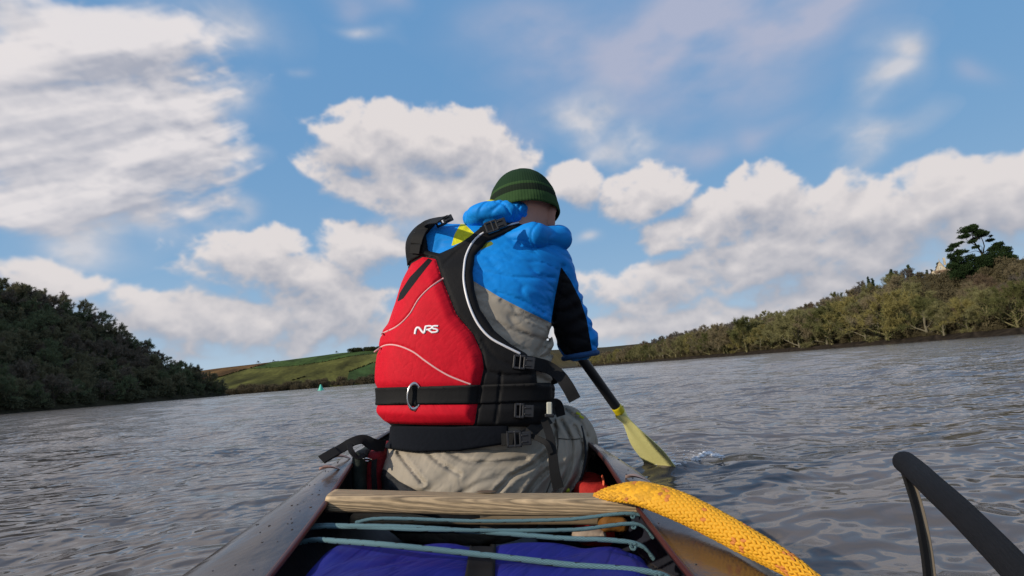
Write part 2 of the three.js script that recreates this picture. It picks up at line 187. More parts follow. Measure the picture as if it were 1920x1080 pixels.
// first point of a field met from the camera's side through (px, py), lifted by off along the surface's normal
function onto(f, px, py, off = 0) {
  const far = at(px, py, 2.2).normalize(); let t = 0.6; for (let i = 0; i < 160; i++) { const d = f(far.x * t, far.y * t, far.z * t); if (d < 2e-4) break; t += Math.max(d * 0.5, 2e-4); if (t > 2.4) { t = 1.35; break; } }
  const p = far.clone().multiplyScalar(t), e = 0.004, n = V3(f(p.x + e, p.y, p.z) - f(p.x - e, p.y, p.z), f(p.x, p.y + e, p.z) - f(p.x, p.y - e, p.z), f(p.x, p.y, p.z + e) - f(p.x, p.y, p.z - e)).normalize(); return { p: p.addScaledVector(n, off), n };
}
// a thin sheet that lies on a field between two lines of picture points
function sheet(f, top, bottom, nu, nv, thick, off = 0.001) {
  const A = new THREE.SplineCurve(top.map((p) => new THREE.Vector2(...p))), B = new THREE.SplineCurve(bottom.map((p) => new THREE.Vector2(...p))), outer = [], inner = [];
  for (let j = 0; j <= nv; j++) { const r = [], s = []; for (let i = 0; i <= nu; i++) { const a = A.getPoint(i / nu), b = B.getPoint(i / nu), h = onto(f, mix(a.x, b.x, j / nv), mix(a.y, b.y, j / nv), 0), rim = Math.min(j, nv - j, i, nu - i) === 0 ? 0.55 : 1; r.push(h.p.clone().addScaledVector(h.n, off + thick * rim)); s.push(h.p.clone().addScaledVector(h.n, -0.002)); } outer.push(r); inner.push(s); }
  const rows = [...outer.map((r, j) => [inner[j][0], ...r, inner[j][nu]])]; rows.unshift([inner[0][0], ...inner[0], inner[0][nu]]); rows.push([inner[nv][0], ...inner[nv], inner[nv][nu]]); return gridGeo(rows);
}
const cordOn = (f, pts, r, off, n = 40, sides = 6) => tube(curve2(pts, 6).map(([x, y]) => onto(f, x, y, off).p), r, n, sides);

// ---- textures and materials
function tex(size, fn, srgb = true) { const d = new Uint8Array(size * size * 4); for (let y = 0; y < size; y++) for (let x = 0; x < size; x++) { const c = fn(x / size, y / size), o = (y * size + x) * 4; d[o] = clamp(c[0]) * 255; d[o + 1] = clamp(c[1]) * 255; d[o + 2] = clamp(c[2]) * 255; d[o + 3] = 255; } const t = new THREE.DataTexture(d, size, size); t.wrapS = t.wrapT = THREE.RepeatWrapping; t.magFilter = THREE.LinearFilter; if (srgb) t.colorSpace = THREE.SRGBColorSpace; t.needsUpdate = true; return t; }
const loop = (u, v, f, o, s = 0) => { const a = u * 6.28318, b = v * 6.28318, R = f / 6.28318; return fbm(Math.cos(a) * R + s, Math.sin(a) * R + 9.1 + Math.cos(b) * R * 1.0, Math.sin(b) * R + s * 2, o); };   // seamless
const rep = (t, x, y = x) => { const c = t.clone(); c.repeat.set(x, y); c.needsUpdate = true; return c; };
const clothTone = tex(512, (u, v) => { const n = 0.95 + 0.08 * loop(u, v, 14, 5); const w = 0.97 + 0.03 * Math.sin(u * 512 * 1.57) * Math.sin(v * 512 * 1.57); return [n * w, n * w, n * w]; });
const clothBump = tex(512, (u, v) => { const n = 0.5 + 0.45 * loop(u, v, 9, 5, 3) + 0.12 * loop(u, v, 60, 2, 8); return [n, n, n]; }, false);
const creaseBump = tex(512, (u, v) => { const a = loop(u, v, 7, 4, 11), b = loop(u, v, 13, 3, 17), n = 0.72 - 0.5 * Math.exp(-a * a * 160) - 0.28 * Math.exp(-b * b * 110) + 0.10 * loop(u, v, 30, 3, 5); return [n, n, n]; }, false);
const lin = (r, g, b) => new THREE.Color().setRGB(r, g, b);
function std(name, c, rough, more = {}) { const m = new THREE.MeshPhysicalMaterial({ color: lin(...c), roughness: rough, ...more }); m.name = name; return m; }
const cloth = (name, c, rough = 0.85, bump = 0.004, scale = 3.2, more = {}) => std(name, c, rough, { map: rep(clothTone, scale * 1.3), bumpMap: rep(clothBump, scale), bumpScale: bump, specularIntensity: 0.3, ...more });
const grainT = tex(512, (u, v) => { const w = loop(u, v, 5, 3), g = 0.5 + 0.5 * Math.sin((v * 38 + w * 3.2) * 6.28318 / 2), f = loop(u * 1, v, 40, 3, 2), streak = fbm(u * 3, v * 150, 4.2, 3), k = 0.62 + 0.24 * g + 0.16 * f + 0.22 * streak; return [k * 0.90, k * 0.84, k * 0.74]; });
const blotch = tex(512, (u, v) => { const n = 0.82 + 0.3 * loop(u, v, 6, 5) + 0.10 * loop(u, v, 40, 3, 4); return [n, n, n]; });
const roughT = tex(512, (u, v) => { const n = 0.55 + 0.5 * loop(u, v, 7, 5, 6); return [n, n, n]; }, false);
const M = {
  red: cloth('red nylon', [0.62, 0.006, 0.022], 0.7, 0.0006, 4, { bumpMap: rep(creaseBump, 2.4) }), black: cloth('black nylon', [0.010, 0.010, 0.011], 0.7, 0.0012, 4), blackRip: cloth('black stretch cloth', [0.006, 0.0065, 0.009], 0.8, 0.0012, 4),
  webbing: std('black webbing', [0.0095, 0.0095, 0.010], 0.7, { bumpMap: rep(clothBump, 9), bumpScale: 0.0006, specularIntensity: 0.3 }), plastic: std('black plastic', [0.013, 0.013, 0.015], 0.34), fleece: cloth('dark navy fleece', [0.007, 0.009, 0.014], 0.95, 0.0015, 8),
  blue: cloth('blue shell cloth', [0.006, 0.265, 0.80], 0.6, 0.0011, 3.0, { bumpMap: rep(creaseBump, 1.5) }), grey: cloth('taupe shell cloth', [0.37, 0.33, 0.27], 0.78, 0.0010, 3.0, { bumpMap: rep(creaseBump, 1.5) }), darkGrey: cloth('charcoal cloth', [0.03, 0.032, 0.036], 0.8, 0.0015, 3.0), trouser: cloth('taupe trouser cloth', [0.36, 0.315, 0.25], 0.8, 0.0018, 2.6, { bumpMap: rep(creaseBump, 1.5) }),
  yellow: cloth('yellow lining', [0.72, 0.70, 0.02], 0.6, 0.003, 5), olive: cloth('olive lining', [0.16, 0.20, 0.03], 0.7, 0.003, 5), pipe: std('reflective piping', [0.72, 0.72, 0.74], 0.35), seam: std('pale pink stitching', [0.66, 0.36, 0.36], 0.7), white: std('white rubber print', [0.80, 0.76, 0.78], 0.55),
  steel: std('brushed steel', [0.60, 0.58, 0.56], 0.25, { metalness: 1 }), skin: std('skin', [0.52, 0.27, 0.19], 0.5),
  knitDark: std('dark green knit', [0.015, 0.036, 0.017], 0.95, { specularIntensity: 0.2 }), knitLight: std('leaf green knit', [0.031, 0.066, 0.024], 0.95, { specularIntensity: 0.2 }), knitStripe: std('blackish green knit', [0.013, 0.021, 0.013], 0.95, { specularIntensity: 0.2 }),
};

// ------------------------------------------------------------------ water: one sheet to the horizon, real waves near by, fine ripples in its relief
const WATER_HULL = [];                                                    // filled by the canoe's outline: half-open spans of the waterline
const canoeAxis = (D) => -0.044 - 0.062 * (D - 0.786);
const hullHalf = smoothTable([[-2.7, 0.012], [-2.3, 0.13], [-1.8, 0.22], [-1.2, 0.28], [-0.5, 0.30], [0.2, 0.30], [0.786, 0.292], [1.1, 0.288], [1.45, 0.296], [1.8, 0.26], [2.2, 0.17], [2.55, 0.07], [2.75, 0.012]], 160);
const hullRim = smoothTable([[-2.7, -0.10], [-2.2, -0.22], [-1.4, -0.30], [-0.4, -0.325], [0.3, -0.315], [0.786, -0.278], [1.05, -0.238], [1.25, -0.207], [1.45, -0.192], [1.9, -0.165], [2.4, -0.10], [2.75, -0.04]], 160);
const hullBulge = smoothTable([[-2.7, 0.005], [-2, 0.04], [-1.2, 0.15], [-0.4, 0.2], [0.3, 0.21], [0.786, 0.19], [1.0, 0.150], [1.2, 0.105], [1.45, 0.066], [1.9, 0.028], [2.4, 0.012], [2.75, 0.004]], 160);
const inHull = (x, z) => { const D = -z; if (D < -2.65 || D > 2.7) return false; const h = sampled(hullHalf, D)[0] + sampled(hullBulge, D)[0] * 0.85, c = canoeAxis(D) - 0.022; return Math.abs(x - c) < h - 0.03; };
const BLADE_IN = at(1243, 886, 2.05).applyMatrix4(boatM);
function makeWater() {
  const r = rng(404), waves = [];
  for (let i = 0; i < 64; i++) { const L = 0.13 * Math.pow(34, Math.pow(i / 63, 1.1)), k = 6.2832 / L, dir = 1.20 + (r() + r() + r() - 1.5) * 1.25; waves.push([k * Math.cos(dir), k * Math.sin(dir), 0.0037 * Math.pow(L, 1.02) * (0.55 + 0.9 * r()), r() * 6.2832, L]); }
  const rings = [0.34]; while (rings[rings.length - 1] < 420) { const q = rings[rings.length - 1]; rings.push(q + Math.max(0.012, q * 0.0105)); } rings.push(520, 700, 1000, 1500, 2300, 4500);
  const ang = []; { const F = 50 * Math.PI / 180; for (let i = 0; i <= 560; i++) ang.push(-F + 2 * F * i / 560); for (let i = 1; i < 90; i++) ang.push(F + (2 * Math.PI - 2 * F) * i / 90); }
  const nA = ang.length, nR = rings.length, pos = new Float32Array(nA * nR * 3), uv = new Float32Array(nA * nR * 2), idx = [];
  for (let j = 0; j < nR; j++) {
    const R = rings[j], cell = Math.max(j ? R - rings[j - 1] : 0.01, R * 0.0031);
    for (let i = 0; i < nA; i++) {
      const x = Math.sin(ang[i]) * R, z = -Math.cos(ang[i]) * R, c = i > 560 ? Math.max(cell, R * 0.055) : cell; let h = 0;
      if (R < 430) {
        const gust = 0.72 + 0.75 * fbm(x * 0.035, z * 0.05, 2.5, 3) + 0.35 * fbm(x * 0.4, z * 0.5, 7.5, 2), wx = x + 0.16 * noise(x * 1.1, z * 1.1, 3.3), wz = z + 0.16 * noise(x * 1.1 + 9, z * 1.1, 5.3);
        for (const w of waves) { const keep = sstep(2.2, 4.5, w[4] / c); if (keep <= 0) continue; const s = Math.sin(wx * w[0] + wz * w[1] + w[3]); h += keep * w[2] * (s + 0.28 * (s * s - 0.5)); }
        h *= gust;
        if (c < 0.06) { const f = sstep(0.06, 0.03, c), q = Math.abs(noise(x * 2.6 + 0.5 * noise(x * 3, z * 3, 1), z * 4.4, 8.2)); h += f * 0.0055 * (0.35 - q); }
        const dx = x - BLADE_IN.x, dz = z - BLADE_IN.z, d = Math.hypot(dx, dz); if (d < 1.3) h += 0.022 * Math.exp(-d * 2.6) * Math.cos(d * 17 - 0.6) + 0.016 * Math.exp(-((dx - 0.22) ** 2 + (dz + 0.1) ** 2) / 0.02);
      }
      const o = j * nA + i; pos[o * 3] = x; pos[o * 3 + 1] = h; pos[o * 3 + 2] = z; uv[o * 2] = x / 3.1; uv[o * 2 + 1] = z / 3.1;
    }
  }
  for (let j = 0; j < nR - 1; j++) for (let i = 0; i < nA; i++) { const a = j * nA + i, b = j * nA + (i + 1) % nA, c = a + nA, d = b + nA; if (rings[j] < 3.4) { const mx = (pos[a * 3] + pos[d * 3]) / 2, mz = (pos[a * 3 + 2] + pos[d * 3 + 2]) / 2; if (inHull(mx, mz)) continue; } idx.push(a, b, d, a, d, c); }
  const g = new THREE.BufferGeometry(); g.setAttribute('position', new THREE.BufferAttribute(pos, 3)); g.setAttribute('uv', new THREE.BufferAttribute(uv, 2)); g.setIndex(idx); g.computeVertexNormals();
  if (g.attributes.normal.getY(Math.floor(nA * nR / 2)) < 0) { for (let t = 0; t < idx.length; t += 3) [idx[t + 1], idx[t + 2]] = [idx[t + 2], idx[t + 1]]; g.setIndex(idx); g.computeVertexNormals(); }
  // ripples finer than the sheet's cells: a seamless relief 3.1 m across
  const S = 1024, hgt = new Float32Array(S * S), q = rng(9), fine = []; for (let i = 0; i < 46; i++) { const f = 6 + 62 * Math.pow(q(), 1.6), a = 1.2 + (q() + q() + q() - 1.5) * 1.5, kx = Math.round(f * Math.cos(a)), ky = Math.round(f * Math.sin(a)); fine.push([kx, ky, 0.11 / Math.max(5, Math.hypot(kx, ky)), q() * 6.2832]); }
  for (let y = 0; y < S; y++) for (let x = 0; x < S; x++) { let h = 0; for (const w of fine) { const s = Math.sin(6.2832 * (w[0] * x + w[1] * y) / S + w[3]); h += w[2] * (s + 0.3 * s * s); } hgt[y * S + x] = h; }
  const nm = new Uint8Array(S * S * 4); for (let y = 0; y < S; y++) for (let x = 0; x < S; x++) { const sx = (hgt[y * S + (x + 1) % S] - hgt[y * S + (x + S - 1) % S]) * S / 2 * 0.14, sy = (hgt[((y + 1) % S) * S + x] - hgt[((y + S - 1) % S) * S + x]) * S / 2 * 0.14, l = 1 / Math.hypot(sx, sy, 1), o = (y * S + x) * 4; nm[o] = 127.5 - 127.5 * sx * l; nm[o + 1] = 127.5 - 127.5 * sy * l; nm[o + 2] = 127.5 + 127.5 * l; nm[o + 3] = 255; }
  const nt = new THREE.DataTexture(nm, S, S); nt.wrapS = nt.wrapT = THREE.RepeatWrapping; nt.magFilter = THREE.LinearFilter; nt.needsUpdate = true;
  const m = new THREE.MeshPhysicalMaterial({ color: lin(0.100, 0.088, 0.084), roughness: 0.09, ior: 1.333, normalMap: nt, normalScale: new THREE.Vector2(0.28, 0.28) }); m.name = 'muddy river water';
  return structure('river_water', g, m);
}
makeWater();

// ------------------------------------------------------------------ canoe
const rimAt = (D, side, off = 0, dy = 0) => V3(canoeAxis(D) + side * (sampled(hullHalf, D)[0] + off), sampled(hullRim, D)[0] + dy, -D);
const Ds = (a, b, n) => [...Array(n + 1).keys()].map((i) => mix(a, b, i / n));
{
  const c = aboard('canoe', V3(canoeAxis(0), -0.55, 0), 'plum brown canoe with wet tumblehome sides, heeled slightly on the grey river', 'canoe');
  const hullM = std('wet plum plastic hull', [0.080, 0.062, 0.057], 0.36, { map: rep(blotch, 1), roughnessMap: rep(roughT, 1), bumpMap: rep(clothBump, 1.3), bumpScale: 0.002, clearcoat: 0.15, clearcoatRoughness: 0.2 });
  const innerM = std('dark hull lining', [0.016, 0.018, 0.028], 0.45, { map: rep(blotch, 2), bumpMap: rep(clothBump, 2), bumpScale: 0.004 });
  const prof = (h, b, e, deep) => [[h - 0.004, 0.001 - e], [h + 0.06 * b, 0.0 - e], [h + 0.3 * b, -0.003 - e], [h + 0.55 * b, -0.010 - e], [h + 0.78 * b, -0.022 - e * 0.8], [h + 0.93 * b - e * 0.4, -0.040], [h + b - e, -0.072], [h + 0.96 * b - e, -0.15 * deep], [h * 0.97 + 0.8 * b - e, -0.20 * deep], [h * 0.86 + 0.4 * b - e, -0.26 * deep], [h * 0.5 + 0.1 * b, -0.30 * deep + e], [0, -0.31 * deep + e]];
  const shell = (e) => Ds(-2.74, 2.74, 130).map((D) => { const h = sampled(hullHalf, D)[0], b = sampled(hullBulge, D)[0], y = sampled(hullRim, D)[0], x = canoeAxis(D), end = 1 + 0.55 * sstep(1.6, 2.7, Math.abs(D)), p = prof(h, b, e, end); return [...p.map(([o, dy]) => V3(x - Math.max(o, 0.003), y + dy, -D)), ...p.slice(0, -1).reverse().map(([o, dy]) => V3(x + Math.max(o, 0.003), y + dy, -D))]; });
  const skin = (e) => { const g = gridGeo(shell(e)), P = g.attributes.position, U = g.attributes.uv; for (let i = 0; i < P.count; i++) U.setXY(i, P.getX(i) + P.getY(i), P.getZ(i)); return g; };
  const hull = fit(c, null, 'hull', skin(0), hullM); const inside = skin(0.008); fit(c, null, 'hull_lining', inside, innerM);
  const trimM = std('dark red gunwale', [0.075, 0.018, 0.016], 0.4, { map: rep(blotch, 3) });
  for (const s of [-1, 1]) fit(c, null, 'gunwale', tube(Ds(-2.7, 2.68, 40).map((D) => rimAt(D, s, -0.002, 0.0)), () => [0.0042, 0.006], 240, 8), trimM);
  for (const [a, b] of [[2.28, 2.72], [-2.68, -2.2]]) fit(c, null, 'deck_plate', gridGeo(Ds(a, b, 10).map((D) => Ds(-1, 1, 8).map((s) => V3(canoeAxis(D) + s * sampled(hullHalf, D)[0], sampled(hullRim, D)[0] + 0.012 * (1 - s * s) + 0.004, -D)))), M.plastic);
  // thwart of weathered wood
  const woodM = std('weathered ash wood', [0.80, 0.68, 0.53], 0.8, { map: rep(grainT, 1.0, 7), bumpMap: rep(grainT, 1.0, 7), bumpScale: 0.0022 });
  const L = V3(-0.347, -0.243, -1.075), R = V3(0.238, -0.245, -1.05), rows = [];
  for (let j = 0; j <= 60; j++) { const t = j / 60, p = L.clone().lerp(R, t), dp = 0.030 + 0.006 * Math.pow(Math.abs(t - 0.5) * 2, 2), th = 0.0165, row = []; p.y += 0.002 * Math.sin(t * 9) * 0.3; p.z += 0.008 * Math.cos((t - 0.5) * 3.1); for (let i = 0; i <= 28; i++) { const w = i / 28 * 6.28318, cx = Math.sign(Math.cos(w)) * Math.pow(Math.abs(Math.cos(w)), 0.45), cy = Math.sign(Math.sin(w)) * Math.pow(Math.abs(Math.sin(w)), 0.55); row.push(V3(p.x, p.y + cy * th, p.z + cx * dp)); } rows.push(row); }
  for (const q of [rows[0], rows[60]]) { const m = V3(q[0].x, (q[7].y + q[21].y) / 2, (q[0].z + q[14].z) / 2), r = q.map(() => m.clone()); if (q === rows[0]) rows.unshift(r); else rows.push(r); }
  const tg = gridGeo(rows); { const P = tg.attributes.position, U = tg.attributes.uv; for (let i = 0; i < P.count; i++) U.setXY(i, P.getX(i) * 1.2, (P.getZ(i) + P.getY(i)) * 1.4); }
  const thwart = fit(c, null, 'thwart', tg, woodM, 'weathered pale wooden thwart across the canoe');
  const k0 = at(913, 936, 1.066); const kn = new THREE.SphereGeometry(1, 16, 8); kn.scale(0.020, 0.0016, 0.008); kn.translate(k0.x, -0.2245, k0.z); fit(c, thwart, 'knot', kn, std('dark wood knot', [0.10, 0.065, 0.04], 0.8));
  // bow seat under the paddler: two rails and webbing
  const seat = fit(c, null, 'seat', join([rbox(0.56, 0.022, 0.034, 0.008, new THREE.Matrix4().makeTranslation(-0.075, -0.318, -1.24)), rbox(0.54, 0.022, 0.034, 0.008, new THREE.Matrix4().makeTranslation(-0.09, -0.318, -1.50))]), woodM);
  for (let i = 0; i < 7; i++) fit(c, seat, 'webbing', rbox(0.045, 0.004, 0.27, 0.002, new THREE.Matrix4().makeTranslation(-0.26 + i * 0.06, -0.304, -1.37)), M.webbing);
  // drops of water that lie on the wet sides
  const r = rng(12), drops = []; for (let i = 0; i < 60; i++) { const s = i < 44 ? -1 : 1, D = 0.72 + r() * 0.75, b = sampled(hullBulge, D)[0], u = 0.08 + 0.72 * r(), pf = prof(0, b, 0, 1); let y = 0; for (let k = 1; k < 7; k++) if (u * b <= pf[k][0]) { y = mix(pf[k - 1][1], pf[k][1], (u * b - pf[k - 1][0]) / (pf[k][0] - pf[k - 1][0])); break; } const q = rimAt(D, s, u * b, y + 0.0003), g = new THREE.SphereGeometry(1, 8, 6), z = 0.0009 + 0.0018 * r() * r(); g.scale(z * (0.9 + r()), z * 0.45, z * (0.9 + 0.8 * r())); g.translate(q.x, q.y, q.z); drops.push(g); }
  const dm = new THREE.MeshPhysicalMaterial({ color: lin(0.05, 0.042, 0.042), roughness: 0.1, ior: 1.333 }); dm.name = 'water drop'; const dr = fit(c, hull, 'water_drop', join(drops), dm); dr.userData.kind = 'stuff';
}
// two wet leaves on the left side, one on the right
for (const [px, py, D, turn, label] of [[648, 884, 1.22, 0.5, 'pale curled wet leaf on the left canoe side, nearest the wooden thwart'], [650, 866, 1.31, 0.2, 'brown curled wet leaf on the left canoe side, beyond the pale leaf'], [1163, 896, 1.16, -0.3, 'grey wet leaf on the right canoe side beside the yellow paddle blade']]) {
  const b0 = at(px, py, D), b = sampled(hullBulge, D)[0], s = px < 960 ? -1 : 1, base = rimAt(D, s, b * 0.35, -0.003), rows = [];
  for (let j = 0; j <= 10; j++) { const t = j / 10, w = 0.010 * Math.sin(Math.PI * Math.pow(t, 0.8)) + 0.0006, row = []; for (let i = 0; i <= 4; i++) { const u = i / 2 - 1; row.push(V3((t - 0.5) * 0.05, 0.0035 + 0.006 * u * u * (1 - t) + 0.004 * Math.sin(t * 4), u * w)); } rows.push(row); }
  const back = rows.map((r) => r.map((p) => V3(p.x, p.y - 0.0012, p.z))).reverse(), g = gridGeo([...rows, ...back, rows[0]]); g.rotateY(turn);
  const o = shade(new THREE.Mesh(g, std('leaf', px === 648 ? [0.52, 0.33, 0.27] : [0.24, 0.17, 0.15], 0.35))); o.name = numbered('fallen_leaf'); info(o, label, 'leaf', 'leaves stuck to the canoe'); o.position.copy(base.applyMatrix4(boatM)); o.quaternion.copy(boatQ); scene.add(o);
}

// ------------------------------------------------------------------ the paddler
const P = (px, py, D) => at(px, py, D);
function lofted(rows, n = 2.4) {                                           // [py, left px, right px, depth ahead, half thickness] -> field of an upright rounded column
  const t = rows.map(([py, l, r, D, b]) => { const p = P((l + r) / 2, py, D), q = P(r, py, D); return [p.y, p.x, p.z, q.x - p.x, b]; }).sort((a, b) => a[0] - b[0]), S = smoothTable(t, 96), y0 = S[0][0], y1 = S[96][0];
  return (x, y, z, k = 0.03) => { const u = clamp((y - y0) / (y1 - y0)) * 96, i = Math.min(95, Math.floor(u)), f = u - i, A = S[i], B = S[i + 1], a = mix(A[3], B[3], f), b = mix(A[4], B[4], f), q = Math.pow(Math.pow(Math.abs(x - mix(A[1], B[1], f)) / a, n) + Math.pow(Math.abs(z - mix(A[2], B[2], f)) / b, n), 1 / n); return smax((q - 1) * Math.min(a, b), Math.max(y - y1, y0 - y), k); };
}
const trunk = lofted([[850, 748, 1000, 1.385, 0.118], [800, 754, 1018, 1.385, 0.122], [745, 750, 1034, 1.39, 0.125], [690, 749, 1038, 1.395, 0.13], [630, 759, 1038, 1.405, 0.132], [570, 771, 1042, 1.415, 0.13], [520, 784, 1046, 1.43, 0.122], [480, 802, 1052, 1.445, 0.108], [450, 820, 1050, 1.455, 0.09], [425, 870, 1040, 1.46, 0.065]]);
const J = { sr: P(1028, 512, 1.45), er: P(1083, 639, 1.49), hr: P(1080, 640, 1.75), sl: P(816, 464, 1.44), el: P(836, 560, 1.69), hl: V3(0.0, 0.315, -1.585) };
const armDir = J.er.clone().sub(J.sr).normalize(), armLen = J.er.distanceTo(J.sr);
function jacketField(x, y, z) {
  let d = trunk(x, y, z);
  d = smin(d, capsule(x, y, z, J.sl, J.sr, 0.066, 0.064), 0.05);
  let a = capsule(x, y, z, J.sr, J.er, 0.066, 0.052);
  if (a < 0.05) { const t = ((x - J.sr.x) * armDir.x + (y - J.sr.y) * armDir.y + (z - J.sr.z) * armDir.z) / armLen, out = sstep(J.er.x - 0.035, J.er.x + 0.03, x - (1 - t) * (J.sr.x - J.er.x)); a += out * 0.0042 * Math.cos(t * 34 + 0.6 * noise(x * 12, y * 12, z * 12)) * sstep(0.15, 0.4, t); }
  d = smin(d, a, 0.022);
  d = smin(d, capsule(x, y, z, J.er, J.hr.clone().lerp(J.er, 0.22), 0.052, 0.038), 0.02);
  d = smin(d, Math.min(capsule(x, y, z, J.sl, J.el, 0.062, 0.05), capsule(x, y, z, J.el, J.hl.clone().lerp(J.el, 0.22), 0.05, 0.038)), 0.02);
  if (Math.abs(d) < 0.03) {
    const u = x * 0.91 - y * 0.42, v = x * 0.42 + y * 0.91, n = noise(u * 5.5, v * 19, z * 4 + 2), m = noise(u * 8 + 4, v * 27, z * 6), low = sstep(0.30, 0.10, y);
    d += 0.0042 * (Math.exp(-n * n * 70) - 0.18) * (0.45 + 0.55 * low) + 0.002 * (Math.exp(-m * m * 110) - 0.15) + 0.0012 * noise(x * 10, y * 10, z * 10);
    const [px, py] = seen({ x, y, z }); for (const c of JC) d += c[1] * Math.exp(-Math.pow(polyline(px, py, c[0]) / c[2], 2));
  }
  return d;
}
const JC = [[curve2([[1000, 675], [1018, 650], [1036, 615]]), 0.010, 5], [curve2([[1040, 655], [1024, 668], [1004, 674]]), 0.008, 4], [curve2([[920, 600], [970, 622], [1030, 640]]), 0.004, 4], [curve2([[940, 565], [990, 590], [1030, 606]]), 0.005, 4], [curve2([[930, 548], [985, 566], [1020, 588]]), 0.004, 3.5], [curve2([[895, 505], [960, 520], [1040, 520]]), 0.003, 4], [curve2([[1036, 600], [1042, 560], [1056, 500]]), 0.006, 5]];
const jacketShell = surface(jacketField, V3(-0.36, -0.20, -1.80), V3(0.32, 0.46, -1.20), 0.0062);
// hood folded down behind the neck, and the collar's roll
const roll = (x, y, z) => { let d = capsule(x, y, z, P(952, 448, 1.375), P(1000, 442, 1.36), 0.020, 0.028); d = smin(d, capsule(x, y, z, P(1000, 442, 1.36), P(1048, 447, 1.42), 0.027, 0.027), 0.04); d = smin(d, capsule(x, y, z, P(1048, 447, 1.42), P(1030, 446, 1.56), 0.027, 0.03), 0.04); d = smin(d, trunk(x, y, z) + 0.012, 0.020); if (Math.abs(d) < 0.02) { const n = noise(x * 13 + y * 8, y * 24, z * 9), [px, py] = seen({ x, y, z }); d += 0.0016 * (Math.exp(-n * n * 70) - 0.15) + 0.002 * Math.exp(-Math.pow(polyline(px, py, RC) / 2.6, 2)) + 0.0008 * noise(x * 12, y * 12, z * 12); } return d; };
const RC = curve2([[1008, 420], [998, 432], [996, 448], [1002, 462]]), HC = [curve2([[958, 376], [968, 390], [962, 410]]), curve2([[976, 380], [972, 396], [982, 412]]), curve2([[930, 378], [946, 384], [956, 402]])];
const hood = (x, y, z) => { let d = ball(x, y, z, P(922, 405, 1.40), 0.068, 0.036, 0.062); d = smin(d, ball(x, y, z, P(962, 399, 1.40), 0.052, 0.032, 0.056), 0.03); d = smin(d, capsule(x, y, z, P(888, 415, 1.41), P(884, 432, 1.42), 0.022, 0.012), 0.03); if (Math.abs(d) < 0.02) { const [px, py] = seen({ x, y, z }), n = noise(x * 18 - y * 16, y * 12, z * 8 + 3); d += 0.0022 * (Math.exp(-n * n * 70) - 0.15) + 0.001 * noise(x * 10, y * 10, z * 10); for (const c of HC) d += 0.0028 * Math.exp(-Math.pow(polyline(px, py, c) / 2.4, 2)); } return d; };
const person = aboard('person', P(880, 930, 1.37), 'person seen from behind in green knitted hat, blue jacket and red life jacket, paddling', 'person');
const PX = (poly) => (p) => polySDF(...seen(p), poly);
{
  const facing = (fn) => (p, n) => (n.z > -0.25 ? fn(p) : 1);
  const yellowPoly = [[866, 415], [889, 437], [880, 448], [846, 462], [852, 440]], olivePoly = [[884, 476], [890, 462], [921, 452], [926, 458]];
  const greyPoly = [[600, 700], [600, 400], [640, 400], [700, 470], [860, 512], [883, 524], [935, 556], [985, 582], [1034, 606], [1060, 616], [1060, 900], [600, 900]];
  const armPoly = [[1052, 500], [1070, 526], [1088, 562], [1100, 598], [1107, 640], [1112, 668], [1084, 673], [1058, 664], [1040, 640], [1033, 604], [1040, 560]];
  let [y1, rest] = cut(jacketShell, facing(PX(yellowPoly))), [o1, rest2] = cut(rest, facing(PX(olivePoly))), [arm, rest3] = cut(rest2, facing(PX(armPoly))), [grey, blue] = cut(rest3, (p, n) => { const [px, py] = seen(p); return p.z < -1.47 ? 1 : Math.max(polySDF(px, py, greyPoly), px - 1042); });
  const jacket = fit(person, null, 'jacket', blue, M.blue, 'bright blue padded jacket with grey back panel and black sleeve insert');
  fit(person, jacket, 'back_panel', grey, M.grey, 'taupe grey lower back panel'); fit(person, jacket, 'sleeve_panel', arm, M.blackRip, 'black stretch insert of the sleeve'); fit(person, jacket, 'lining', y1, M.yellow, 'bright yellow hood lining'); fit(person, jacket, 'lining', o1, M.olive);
  fit(person, jacket, 'collar', surface(roll, V3(-0.03, 0.275, -1.62), V3(0.20, 0.42, -1.28), 0.004), M.blue); fit(person, jacket, 'hood', surface(hood, V3(-0.18, 0.29, -1.50), V3(0.10, 0.47, -1.28), 0.004), M.blue);
  const hl = (x, y, z) => ball(x, y, z, P(921, 388, 1.40), 0.022, 0.018, 0.03); fit(person, jacket, 'lining', surface(hl, V3(-0.12, 0.40, -1.46), V3(0, 0.48, -1.34), 0.004), M.yellow);
  const cuff = tube([...Array(12).keys()].map((i) => { const a = i / 12 * 6.2832, c = P(1088, 655, 1.475); return V3(c.x + 0.046 * Math.cos(a), c.y - 0.017 + 0.008 * Math.cos(a), c.z + 0.046 * Math.sin(a)); }), 0.0075, 40, 8, true); fit(person, jacket, 'cuff', cuff, cloth('dull blue binding', [0.03, 0.10, 0.26], 0.7));
}
